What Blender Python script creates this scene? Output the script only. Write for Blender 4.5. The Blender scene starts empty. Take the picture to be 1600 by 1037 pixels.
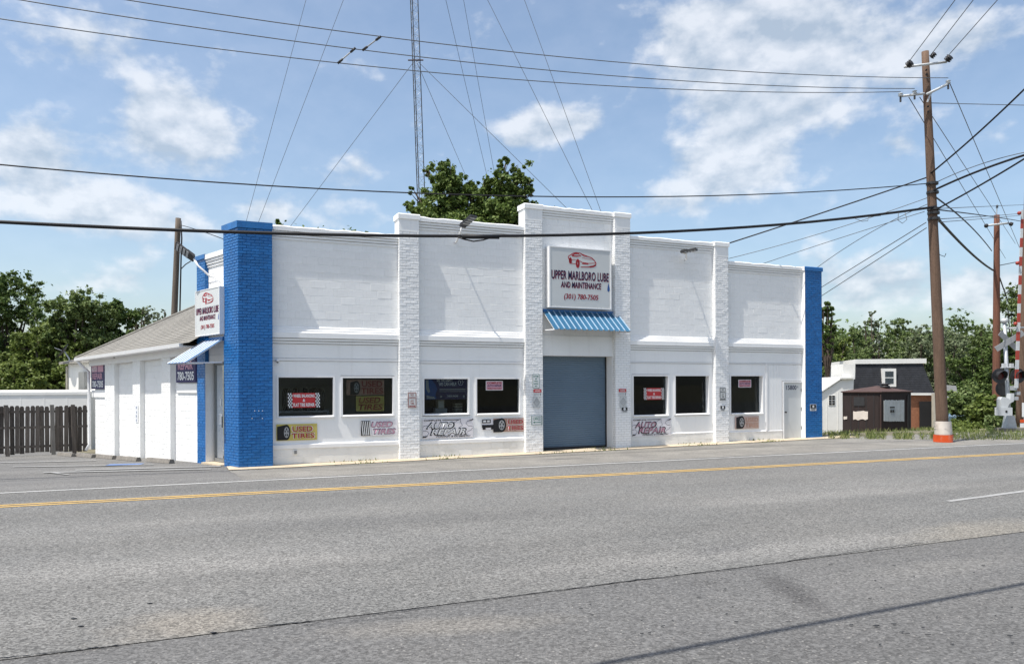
import bpy, math, random
import numpy as np
from mathutils import Vector, Matrix

random.seed(7)
RNG = np.random.default_rng(11)
R = math.radians

# ------------------------------------------------------------------ camera
scene = bpy.context.scene
COL = scene.collection
CAM_Z = 2.0            # the lens height over the street datum
F = 1200.0             # focal length in photo pixels (1600 wide)
PX, PY = 800.0, 602.8  # principal point of the photo
ROLL = 0.0042
THETA = 0.4192         # the facade's heading
DIST = 21.0            # distance of the facade plane

cam_d = bpy.data.cameras.new('camera')
cam = bpy.data.objects.new('camera', cam_d)
COL.objects.link(cam)
cam_d.sensor_width = 36.0
cam_d.lens = 36.0 * F / 1600.0
cam_d.shift_y = (PY - 518.5) / 1600.0
cam_d.clip_end = 9000
cr, sr = math.cos(ROLL), math.sin(ROLL)
cam.matrix_world = Matrix(((cr, sr, 0, 0), (0, 0, -1, 0), (-sr, cr, 0, CAM_Z), (0, 0, 0, 1)))
scene.camera = cam

# ------------------------------------------------------------------ light
ct, st = math.cos(THETA), math.sin(THETA)
ES = np.array([ct, st, 0.0])        # along the facade, to the right
EN = np.array([st, -ct, 0.0])       # out of the facade, to the street
sun_dir = 0.46 * ES - 0.092 * EN + np.array([0, 0, -1.0])   # the way the light travels
sun_dir = sun_dir / np.linalg.norm(sun_dir)
SUN_EL = math.asin(-sun_dir[2])
SUN_AZ = math.atan2(-sun_dir[0], -sun_dir[1])               # clockwise from +Y

sd = bpy.data.lights.new('sun', 'SUN')
sd.energy = 4.3
sd.angle = R(0.53)
sd.color = (1.0, 0.955, 0.88)
sun = bpy.data.objects.new('sun', sd)
COL.objects.link(sun)
sun.rotation_euler = Vector(sun_dir).to_track_quat('-Z', 'Y').to_euler()
sun.location = (0, 0, 40)

world = bpy.data.worlds.new('World')
scene.world = world
world.use_nodes = True
SKY_STRENGTH = 0.15
scene.view_settings.view_transform = 'Standard'
scene.view_settings.look = 'None'
scene.view_settings.exposure = 0.44
scene.view_settings.gamma = 1.0
scene.view_settings.use_curve_mapping = False


def pix_dir(px, py):
    u, v = px - PX, PY - py
    u, v = cr * u + sr * v, -sr * u + cr * v
    return np.array([u / F, 1.0, v / F])


def build_world():
    nt = world.node_tree
    N, L = nt.nodes, nt.links
    N.clear()
    out = N.new('ShaderNodeOutputWorld')
    bg = N.new('ShaderNodeBackground')
    bg.inputs['Strength'].default_value = SKY_STRENGTH
    sky = N.new('ShaderNodeTexSky')
    sky.sky_type = 'NISHITA'
    sky.sun_disc = False
    sky.sun_elevation = SUN_EL
    sky.sun_rotation = SUN_AZ
    sky.air_density = 1.0
    sky.dust_density = 2.2
    sky.ozone_density = 1.8
    tc = N.new('ShaderNodeTexCoord')
    sep = N.new('ShaderNodeSeparateXYZ')
    L.new(tc.outputs['Generated'], sep.inputs[0])

    def val(x):
        return x

    def m(op, a, b=None, c=None, clamp=False):
        n = N.new('ShaderNodeMath')
        n.operation = op
        n.use_clamp = clamp
        for i, q in enumerate((a, b, c)):
            if q is None:
                continue
            if isinstance(q, (int, float)):
                n.inputs[i].default_value = q
            else:
                L.new(q, n.inputs[i])
        return n.outputs[0]
    X, Y, Z = sep.outputs
    az = m('ARCTAN2', X, Y)
    hor = m('SQRT', m('ADD', m('MULTIPLY', X, X), m('MULTIPLY', Y, Y)))
    el = m('ARCTAN2', Z, hor)
    # (centre px, centre py, half width px, half height px, weight) of the clouds in view
    blobs = [(185, 45, 95, 55, .55), (160, 85, 55, 35, .45), (262, 180, 52, 42, 1.05), (300, 215, 95, 45, .65),
             (215, 235, 60, 40, .40), (25, 235, 70, 42, .85), (75, 290, 75, 45, .75), (110, 340, 60, 28, .45),
             (215, 320, 80, 40, .60), (300, 355, 90, 25, .40), (560, 262, 42, 34, .75), (500, 300, 70, 34, .40),
             (415, 332, 34, 18, .85), (540, 340, 90, 26, .40), (870, 192, 66, 27, 1.25), (810, 215, 40, 20, .6),
             (725, 290, 45, 30, .30), (835, 295, 34, 26, .65), (1085, 55, 90, 58, 1.05), (1190, 70, 90, 66, .85),
             (1330, 40, 70, 60, .60), (1265, 110, 110, 60, .60), (1150, 165, 90, 40, .85), (1230, 190, 80, 36, .60),
             (1110, 250, 80, 38, .85), (1190, 262, 70, 34, .75), (1090, 305, 110, 26, .45), (1530, 55, 95, 38, .75),
             (1440, 85, 60, 32, .35), (1395, 232, 36, 18, .50), (1340, 450, 60, 42, .75), (1400, 430, 60, 34, .45),
             (1550, 452, 110, 36, 1.0), (1560, 205, 110, 28, .35), (215, 420, 60, 30, .35), (150, 440, 60, 28, .4),
             (1000, 330, 80, 24, .3)]
    cov = None
    for (bx, by, rx, ry, w) in blobs:
        d = pix_dir(bx, by)
        a0 = math.atan2(d[0], d[1])
        e0 = math.atan2(d[2], math.hypot(d[0], d[1]))
        da = m('DIVIDE', m('SUBTRACT', az, a0), rx / F * 1.05)
        de = m('DIVIDE', m('SUBTRACT', el, e0), ry / F * 1.05)
        q = m('ADD', m('MULTIPLY', da, da), m('MULTIPLY', de, de))
        g = m('MULTIPLY', m('POWER', 2.718, m('MULTIPLY', q, -1.0)), w)
        cov = g if cov is None else m('ADD', cov, g)
    comb = N.new('ShaderNodeCombineXYZ')
    L.new(m('MULTIPLY', az, 1.0), comb.inputs[0])
    L.new(m('MULTIPLY', el, 1.5), comb.inputs[1])
    comb.inputs[2].default_value = 3.7

    def noise(scale, detail, rough, dist=0.0, off=0.0, up=0.0):
        n = N.new('ShaderNodeTexNoise')
        n.inputs['Scale'].default_value = scale
        n.inputs['Detail'].default_value = detail
        n.inputs['Roughness'].default_value = rough
        n.inputs['Distortion'].default_value = dist
        mp = N.new('ShaderNodeMapping')
        mp.inputs['Location'].default_value = (off, off * .7 + up, off)
        L.new(comb.outputs[0], mp.inputs[0])
        L.new(mp.outputs[0], n.inputs['Vector'])
        return n.outputs[0]
    nb = noise(3.2, 3, .5, 0, 9.3)
    # clouds in view follow the blobs, elsewhere the same kind of broken cumulus goes on
    inside = m('MULTIPLY', m('LESS_THAN', m('ABSOLUTE', az), .72), m('LESS_THAN', el, .56))
    gen = m('MULTIPLY', m('SUBTRACT', nb, .46), 2.4, clamp=True)
    cov2 = m('ADD', m('MULTIPLY', cov, inside), m('MULTIPLY', gen, m('SUBTRACT', 1.0, inside)))

    def density(up):
        a = m('MULTIPLY', m('SUBTRACT', noise(9.5, 8, .52, .0, 0, up), .5), 1.15)
        b = m('MULTIPLY', m('SUBTRACT', noise(25.0, 7, .54, .0, 5.1, up), .5), .85)
        return m('ADD', m('MULTIPLY', cov2, .60), m('ADD', a, b))
    dens = density(0.0)
    dens_up = density(.030)
    ramp = N.new('ShaderNodeMapRange')
    ramp.interpolation_type = 'SMOOTHSTEP'
    ramp.inputs['From Min'].default_value = .10
    ramp.inputs['From Max'].default_value = .60
    L.new(dens, ramp.inputs['Value'])
    fade = m('MULTIPLY', m('ADD', el, .02), 9.0, clamp=True)
    mask = m('MULTIPLY', ramp.outputs[0], m('MULTIPLY', fade, .76))
    # thin haze veil so the blue stays pale
    veil = noise(4.0, 4, .55, 0, 2.0)
    mask2 = m('MAXIMUM', mask, m('MULTIPLY', veil, .14))
    # tops catch the sun, undersides are grey
    inner = m('ADD', .55, m('MULTIPLY', m('SUBTRACT', dens, dens_up), 2.3), clamp=True)
    cc = N.new('ShaderNodeMix')
    cc.data_type = 'RGBA'
    L.new(inner, cc.inputs[0])
    cc.inputs[6].default_value = (2.5, 2.95, 3.5, 1)
    cc.inputs[7].default_value = (4.7, 4.85, 5.1, 1)
    mix = N.new('ShaderNodeMix')
    mix.data_type = 'RGBA'
    L.new(mask2, mix.inputs[0])
    tone = N.new('ShaderNodeMix')
    tone.data_type = 'RGBA'
    tone.blend_type = 'MULTIPLY'
    tone.inputs[0].default_value = 1.0
    tone.inputs[7].default_value = (1.0, .99, .945, 1)
    L.new(sky.outputs[0], tone.inputs[6])
    L.new(tone.outputs[2], mix.inputs[6])
    L.new(cc.outputs[2], mix.inputs[7])
    L.new(mix.outputs[2], bg.inputs['Color'])
    L.new(bg.outputs[0], out.inputs['Surface'])


build_world()

# ------------------------------------------------------------------ helpers: places
FO_ = pix_dir(430, 600)
_t = DIST / (-st * FO_[0] + ct * FO_[1])
FO = np.array([FO_[0] * _t, FO_[1] * _t, 0.0])      # facade origin: right edge of the corner pillar


def FP(s, n, z):
    return FO + s * ES + n * EN + np.array([0, 0, z])


def fpix(px, py, n=0.0):
    """pixel -> (s, z) on the plane n metres in front of the facade"""
    d = pix_dir(px, py)
    t = (DIST - n) / (-st * d[0] + ct * d[1])
    p = d * t
    return float((p - FO) @ ES), float(p[2] + CAM_Z)


def fs(px, n=0.0, py=560):
    return fpix(px, py, n)[0]


def fz(px, py, n=0.0):
    return fpix(px, py, n)[1]


# the side of the corner, running back to the left
ET = np.array([-0.6935, 0.7205, 0.0])
EM = np.array([-0.7205, -0.6935, 0.0])       # out of the side wall
PIL_P = 0.25
_s0 = fs(372.5, PIL_P)
CO = FP(_s0, PIL_P, 0.0)                     # the building's front left corner


def SP(t, m, z):
    return CO + t * ET + m * EM + np.array([0, 0, z])


def spix(px, py, m=0.0):
    d = pix_dir(px, py)
    q = CO + m * EM
    t = (q @ EM) / (d @ EM)
    p = d * t
    return float((p - CO) @ ET), float(p[2] + CAM_Z)


def at(px, py, Y):
    p = pix_dir(px, py) * Y
    return np.array([p[0], p[1], p[2] + CAM_Z])


def sstep(a, b, x):
    t = np.clip((np.asarray(x, float) - a) / (b - a), 0, 1)
    return t * t * (3 - 2 * t)


def ground(x, y):
    x = np.asarray(x, float)
    y = np.asarray(y, float)
    s = (x - FO[0]) * ct + (y - FO[1]) * st
    n = (x - FO[0]) * st - (y - FO[1]) * ct
    base = -.06 + .0082 * np.clip(s, 0, 20)
    k = .037 + (.080 - .037) * sstep(8, 20, s)
    drop = k * np.clip(-n - 1.0, 0, 20)
    road = .10 + .0095 * np.clip(n - 3.0, 0, 17)
    w = sstep(.6, 3.6, n)
    return (base - drop) * (1 - w) + road * w


def gp(px, py, off=0.0):
    """pixel -> point on the ground"""
    d = pix_dir(px, py)
    z = 0.0
    for _ in range(40):
        t = (z - CAM_Z) / d[2]
        p = d * t
        z = .5 * z + .5 * float(ground(p[0], p[1]))
    return np.array([p[0], p[1], float(ground(p[0], p[1])) + off])


# ------------------------------------------------------------------ helpers: meshes and objects
ORIG = {}


class MB:
    def __init__(self):
        self.v, self.f, self.attr = [], [], None

    def add(self, verts, faces):
        b = len(self.v)
        self.v += [tuple(map(float, q)) for q in verts]
        self.f += [tuple(i + b for i in q) for q in faces]
        return self

    def hexa(self, p):      # p: 4 bottom then 4 top, same order
        return self.add(p, [(0, 3, 2, 1), (4, 5, 6, 7), (0, 1, 5, 4), (1, 2, 6, 5), (2, 3, 7, 6), (3, 0, 4, 7)])

    def fbox(self, s0, s1, n0, n1, z0, z1, P=None):
        P = P or FP
        return self.hexa([P(s0, n0, z0), P(s0, n1, z0), P(s1, n1, z0), P(s1, n0, z0),
                          P(s0, n0, z1), P(s0, n1, z1), P(s1, n1, z1), P(s1, n0, z1)])

    def sbox(self, t0, t1, m0, m1, z0, z1):
        return self.fbox(t0, t1, m0, m1, z0, z1, SP)

    def wbox(self, c, sx, sy, sz, rz=0.0):
        c_, s_ = math.cos(rz), math.sin(rz)
        pts = []
        for z in (0, sz):
            for (a, b) in ((-.5, -.5), (.5, -.5), (.5, .5), (-.5, .5)):
                x, y = a * sx, b * sy
                pts.append((c[0] + x * c_ - y * s_, c[1] + x * s_ + y * c_, c[2] + z))
        return self.hexa(pts)

    def prism_s(self, prof, s0, s1, P=None):
        """profile [(n, z)...] (counter-clockwise) swept along s"""
        P = P or FP
        k = len(prof)
        vs = [P(s0, n, z) for n, z in prof] + [P(s1, n, z) for n, z in prof]
        fc = [(i, (i + 1) % k, k + (i + 1) % k, k + i) for i in range(k)]
        fc += [tuple(range(k - 1, -1, -1)), tuple(range(k, 2 * k))]
        return self.add(vs, fc)

    def poly(self, pts):
        return self.add(pts, [tuple(range(len(pts)))])

    def extrude(self, pts, vec):
        k = len(pts)
        vec = np.asarray(vec, float)
        vs = [np.asarray(p, float) for p in pts] + [np.asarray(p, float) + vec for p in pts]
        fc = [tuple(range(k - 1, -1, -1)), tuple(range(k, 2 * k))]
        fc += [(i, (i + 1) % k, k + (i + 1) % k, k + i) for i in range(k)]
        return self.add(vs, fc)

    def tube(self, path, rad, n=8, cap=True):
        path = [np.asarray(p, float) for p in path]
        if not hasattr(rad, '__len__'):
            rad = [rad] * len(path)
        b = len(self.v)
        prev = None
        for i, p in enumerate(path):
            a = path[min(i + 1, len(path) - 1)] - path[max(i - 1, 0)]
            a = a / (np.linalg.norm(a) + 1e-9)
            if prev is None:
                ref = np.array([0, 0, 1.0]) if abs(a[2]) < .9 else np.array([1.0, 0, 0])
                u = np.cross(a, ref)
            else:
                u = prev - a * (prev @ a)
            u = u / (np.linalg.norm(u) + 1e-9)
            prev = u
            w = np.cross(a, u)
            for j in range(n):
                q = 2 * math.pi * j / n
                self.v.append(tuple(p + rad[i] * (math.cos(q) * u + math.sin(q) * w)))
        for i in range(len(path) - 1):
            for j in range(n):
                j2 = (j + 1) % n
                self.f.append((b + i * n + j, b + i * n + j2, b + (i + 1) * n + j2, b + (i + 1) * n + j))
        if cap:
            self.f.append(tuple(b + j for j in range(n - 1, -1, -1)))
            self.f.append(tuple(b + (len(path) - 1) * n + j for j in range(n)))
        return self

    def lathe(self, c, axis, prof, n=16):
        axis = np.asarray(axis, float) / np.linalg.norm(axis)
        return self.tube([np.asarray(c) + axis * h for h, r in prof], [r for h, r in prof], n)

    def disc(self, c, eu, ev, ru, rv, n=24, k0=0.0, k1=2 * math.pi):
        c, eu, ev = map(np.asarray, (c, eu, ev))
        return self.poly([c + eu * ru * math.cos(k0 + (k1 - k0) * i / n) + ev * rv * math.sin(k0 + (k1 - k0) * i / n)
                          for i in range(n)])

    def ribbon(self, pts, w, up):
        """flat line of width w in the plane whose normal is up"""
        pts = [np.asarray(p, float) for p in pts]
        vs = []
        for i, p in enumerate(pts):
            a = pts[min(i + 1, len(pts) - 1)] - pts[max(i - 1, 0)]
            a = a / (np.linalg.norm(a) + 1e-9)
            q = np.cross(up, a) * w / 2
            vs += [p + q, p - q]
        return self.add(vs, [(2 * i, 2 * i + 1, 2 * i + 3, 2 * i + 2) for i in range(len(pts) - 1)])

    def build(self, name, mat, parent=None, kind=None, smooth=False, label=None, origin=None):
        o0 = np.asarray(ORIG[parent.name] if parent is not None else (origin if origin is not None else (0, 0, 0)), float)
        me = bpy.data.meshes.new(name)
        va = np.asarray(self.v, float) - o0
        me.from_pydata(va.tolist(), [], self.f)
        me.materials.append(M[mat] if isinstance(mat, str) else mat)
        if smooth:
            me.polygons.foreach_set('use_smooth', [True] * len(me.polygons))
        me.update()
        o = bpy.data.objects.new(name, me)
        COL.objects.link(o)
        if parent is not None:
            o.parent = parent
        else:
            o.location = o0
        ORIG[o.name] = o0
        if kind:
            o['kind'] = kind
        if label:
            o['label'] = label
        return o


def thing(name, label, cat, loc, group=None):
    o = bpy.data.objects.new(name, None)
    COL.objects.link(o)
    o.location = tuple(map(float, loc))
    o.empty_display_size = .2
    ORIG[o.name] = np.asarray(loc, float)
    o['label'] = label
    o['category'] = cat
    if group:
        o['group'] = group
    return o


def tag(o, label, cat, group=None):
    o['label'] = label
    o['category'] = cat
    if group:
        o['group'] = group
    return o


def text(name, s, mat, parent, o, ex, ez, w, h, shear=0.0, bold=0.0, spacing=1.0):
    """flat lettering whose box is w x h, lower left corner at o, along ex / ez"""
    cu = bpy.data.curves.new('lettering', 'FONT')
    cu.body = s
    cu.shear = shear
    cu.offset = bold
    cu.space_character = spacing
    cu.resolution_u = 3
    ob = bpy.data.objects.new('lettering_source', cu)
    COL.objects.link(ob)
    me = bpy.data.meshes.new_from_object(ob)
    bpy.data.objects.remove(ob)
    bpy.data.curves.remove(cu)
    nv = len(me.vertices)
    co = np.empty(nv * 3)
    me.vertices.foreach_get('co', co)
    co = co.reshape(-1, 3)
    lo, hi = co.min(0), co.max(0)
    u = (co[:, 0] - lo[0]) / (hi[0] - lo[0]) * w
    v = (co[:, 1] - lo[1]) / (hi[1] - lo[1]) * h
    p = np.asarray(o)[None] + u[:, None] * np.asarray(ex)[None] + v[:, None] * np.asarray(ez)[None]
    p = p - ORIG[parent.name][None]
    me.vertices.foreach_set('co', p.ravel())
    me.materials.clear()
    me.materials.append(M[mat])
    me.update()
    ob = bpy.data.objects.new(name, me)
    COL.objects.link(ob)
    ob.parent = parent
    ORIG[ob.name] = ORIG[parent.name]
    return ob


# ------------------------------------------------------------------ materials
M = {}


def material(name, col, rough=.7, var=.12, vscale=1.5, grain=0.0, gscale=60, bump=0.0, bscale=40,
             metal=0.0, spec=.35, tint=None, tscale=.35, tamt=.0, streak=0.0, rand=0.0, stretch=None, bdist=.01):
    m = bpy.data.materials.new(name)
    m.use_nodes = True
    nt = m.node_tree
    N, L = nt.nodes, nt.links
    b = N['Principled BSDF']
    b.inputs['Roughness'].default_value = rough
    b.inputs['Metallic'].default_value = metal
    b.inputs['Specular IOR Level'].default_value = spec
    tc = N.new('ShaderNodeTexCoord')
    src = tc.outputs['Object']
    if stretch:
        mp = N.new('ShaderNodeMapping')
        mp.inputs['Scale'].default_value = stretch
        L.new(src, mp.inputs[0])
        src = mp.outputs[0]

    def noise(scale, detail=5, rg=.6, vec=None):
        n = N.new('ShaderNodeTexNoise')
        n.inputs['Scale'].default_value = scale
        n.inputs['Detail'].default_value = detail
        n.inputs['Roughness'].default_value = rg
        L.new(vec or src, n.inputs['Vector'])
        return n.outputs[0]

    def mixc(fac, a, c, blend='MIX'):
        n = N.new('ShaderNodeMix')
        n.data_type = 'RGBA'
        n.blend_type = blend
        if isinstance(fac, float):
            n.inputs[0].default_value = fac
        else:
            L.new(fac, n.inputs[0])
        for i, q in ((6, a), (7, c)):
            if isinstance(q, tuple):
                n.inputs[i].default_value = (*q[:3], 1)
            else:
                L.new(q, n.inputs[i])
        return n.outputs[2]

    def rng(x, a, c, lo=0.0, hi=1.0):
        n = N.new('ShaderNodeMapRange')
        n.inputs['From Min'].default_value = a
        n.inputs['From Max'].default_value = c
        n.inputs['To Min'].default_value = lo
        n.inputs['To Max'].default_value = hi
        L.new(x, n.inputs[0])
        return n.outputs[0]
    c = mixc(rng(noise(vscale), .3, .7), tuple(q * (1 - var) for q in col), tuple(min(1, q * (1 + var)) for q in col))
    if tint:
        c = mixc(rng(noise(tscale, 6, .65), .52, .72, 0, tamt), c, tint)
    if grain:
        g = rng(noise(gscale, 2, .7), .3, .7, 1 - grain, 1 + grain)
        cmb = N.new('ShaderNodeCombineXYZ')
        for i in range(3):
            L.new(g, cmb.inputs[i])
        c = mixc(1.0, c, cmb.outputs[0], 'MULTIPLY')
    if streak:
        mp2 = N.new('ShaderNodeMapping')
        mp2.inputs['Scale'].default_value = (5, 5, .25)
        L.new(tc.outputs['Object'], mp2.inputs[0])
        c = mixc(rng(noise(1.2, 6, .65, mp2.outputs[0]), .55, .85, 0, streak), c, tuple(q * .55 for q in (col[0], col[1] * .97, col[2] * .9)))
    if rand:
        oi = N.new('ShaderNodeObjectInfo')
        rr = rng(oi.outputs['Random'], 0, 1, 1 - rand, 1 + rand)
        cmb = N.new('ShaderNodeCombineXYZ')
        for i in range(3):
            L.new(rr, cmb.inputs[i])
        c = mixc(1.0, c, cmb.outputs[0], 'MULTIPLY')
    L.new(c, b.inputs['Base Color'])
    if bump:
        bn = N.new('ShaderNodeBump')
        bn.inputs['Strength'].default_value = bump
        bn.inputs['Distance'].default_value = bdist
        L.new(noise(bscale, 4, .6), bn.inputs['Height'])
        L.new(bn.outputs[0], b.inputs['Normal'])
    M[name] = m
    return m


material('white_paint', (.84, .845, .84), .55, .03, 1.2, bump=.25, bscale=30, streak=.24)
material('white_block', (.84, .845, .84), .55, .03, 2.0, bump=.35, bscale=22, streak=.24, rand=.02)
material('white_brick', (.85, .855, .855), .55, .04, 3.0, bump=.28, bscale=35, streak=.08)
material('white_base', (.76, .76, .74), .6, .06, 1.5, bump=.4, bscale=22, tint=(.45, .43, .38), tscale=1.6, tamt=.45)
material('side_white', (.82, .82, .805), .6, .03, 1.2, bump=.15, bscale=25, streak=.08, tint=(.62, .58, .5), tscale=.9, tamt=.18)
material('blue_brick', (.011, .126, .37), .32, .16, 3.0, bump=.35, bscale=35, spec=.5, tint=(.016, .17, .44), tscale=1.4, tamt=.5)
material('blue_metal', (.028, .115, .215), .35, .06, 1.0, spec=.5, tint=(.05, .17, .28), tscale=1.0, tamt=.4)
material('pale_metal', (.30, .41, .52), .35, .06, 1.0, spec=.5)
material('awning_blue', (.09, .18, .33), .35, .06, 1.0, spec=.5)
material('mortar', (.66, .665, .66), .8, .05, 4)
material('blue_mortar', (.008, .11, .32), .6, .05, 4)
material('sign_face', (.56, .58, .58), .45, .02, 2.0, spec=.4, tint=(.5, .51, .5), tscale=1.5, tamt=.3)
material('white_trim', (.80, .80, .80), .45, .03, 3.0, bump=.15, bscale=30)
material('grey_aluminium', (.24, .245, .245), .4, .05, 5, metal=.3)
material('roller_steel', (.125, .185, .25), .45, .06, 1.2, spec=.45, streak=.12)
material('dark_steel', (.03, .03, .032), .5, .1, 8, spec=.4)
material('black_rubber', (.012, .012, .013), .8, .1, 10)
material('wire_black', (.012, .012, .014), .6, .1, 10)
material('wire_grey', (.10, .105, .11), .5, .1, 10, spec=.4)
material('galvanised', (.42, .44, .46), .45, .1, 8, metal=.35)
material('concrete', (.50, .42, .31), .9, .14, 2.5, grain=.14, gscale=70, bump=.4, bscale=60, tint=(.22, .2, .17), tscale=1.2, tamt=.5)
material('old_concrete', (.20, .185, .165), .95, .2, 6, grain=.15, gscale=60, bump=.5, bscale=50)
material('ink_navy', (.012, .016, .06), .5, .05, 5)
material('ink_red', (.36, .02, .03), .5, .08, 5)
material('ink_black', (.01, .01, .012), .55, .05, 5)
material('ink_pink', (.55, .30, .38), .55, .06, 5)
material('ink_white', (.72, .73, .74), .5, .04, 5)
material('ink_green', (.02, .16, .12), .5, .05, 5)
material('ink_blue', (.03, .09, .28), .5, .05, 5)
material('ink_grey', (.34, .35, .36), .5, .05, 5)
material('banner_yellow', (.52, .44, .12), .6, .08, 4)
material('banner_white', (.74, .72, .75), .6, .04, 4)
material('banner_brown', (.42, .26, .20), .6, .08, 4)
material('banner_faded', (.52, .40, .36), .65, .08, 5)
material('banner_red', (.50, .035, .04), .55, .06, 5)
material('banner_navy', (.03, .025, .10), .55, .06, 5)
material('ink_maroon', (.28, .03, .02), .55, .06, 5)
material('shingle', (.235, .225, .205), .95, .18, 2.5, grain=.2, gscale=50, bump=.5, bscale=50, tint=(.13, .125, .115), tscale=.6, tamt=.5)
material('dark_shingle', (.028, .030, .036), .9, .25, 3, grain=.25, gscale=25, bump=.5, bscale=30)
material('grey_shingle', (.16, .165, .17), .9, .2, 3, grain=.2, gscale=25)
material('fence_wood', (.115, .098, .084), .9, .3, 3, bump=.5, bscale=20, stretch=(6, 6, .6), rand=.22, grain=.2, gscale=20)
material('fence_pale', (.20, .185, .165), .9, .2, 3, bump=.5, bscale=20, stretch=(6, 6, .6))
material('pole_wood', (.125, .080, .056), .9, .25, 2.5, bump=.8, bscale=14, stretch=(5, 5, .35), grain=.3, gscale=30, tint=(.09, .06, .045), tscale=1.0, tamt=.6)
material('pole_dark', (.15, .065, .042), .9, .25, 2.5, bump=.8, bscale=14, stretch=(5, 5, .35))
material('pole_grey', (.13, .105, .085), .9, .25, 2.5, bump=.8, bscale=14, stretch=(5, 5, .35))
material('house_white', (.76, .75, .72), .6, .04, 2, streak=.1)
material('house_brick', (.29, .125, .068), .85, .2, 6, grain=.2, gscale=14, bump=.4, bscale=20)
material('kiosk_brown', (.026, .017, .016), .7, .25, 2.0, bump=.3, bscale=20, stretch=(3, 3, .5), streak=.2)
material('kiosk_roof', (.075, .045, .040), .8, .2, 3, tint=(.10, .065, .055), tscale=1, tamt=.5)
material('weathered_board', (.40, .43, .45), .8, .12, 6, tint=(.2, .2, .2), tscale=3, tamt=.5)
material('orange_plastic', (.62, .085, .02), .5, .1, 4, tint=(.5, .3, .22), tscale=4, tamt=.6)
material('drum_white', (.62, .56, .50), .6, .08, 4, tint=(.35, .28, .22), tscale=3, tamt=.5)
material('signal_red', (.06, .006, .006), .25, .05, 5, spec=.5)
material('signal_grey', (.50, .52, .53), .5, .08, 5)
material('gate_red', (.32, .05, .035), .4, .05, 5)
material('yellow_paint', (.50, .33, .11), .8, .12, 2, grain=.2, gscale=50, tint=(.24, .2, .15), tscale=2.2, tamt=.6)
material('stripe_worn', (.30, .30, .295), .8, .12, 2, grain=.2, gscale=50, tint=(.20, .20, .195), tscale=2.6, tamt=.8)
material('road_white', (.46, .46, .45), .8, .12, 2, grain=.2, gscale=50, tint=(.24, .24, .24), tscale=2.2, tamt=.75)
material('blue_paint', (.12, .2, .4), .8, .12, 2, grain=.2, gscale=50, tint=(.24, .24, .24), tscale=2.2, tamt=.7)
material('bark', (.06, .045, .035), .95, .3, 4, bump=.8, bscale=12)
material('gravel', (.205, .196, .178), .95, .2, .8, grain=.38, gscale=28, bump=.9, bscale=40, tint=(.15, .145, .14), tscale=.7, tamt=.6)
material('earth', (.15, .135, .09), .95, .3, .5, grain=.25, gscale=15, bump=.6, bscale=20, tint=(.07, .10, .03), tscale=.3, tamt=.9)
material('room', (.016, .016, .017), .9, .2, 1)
material('cream', (.45, .42, .35), .6, .1, 3)
material('car_paint', (.10, .16, .22), .3, .05, 3, spec=.5)


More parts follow.
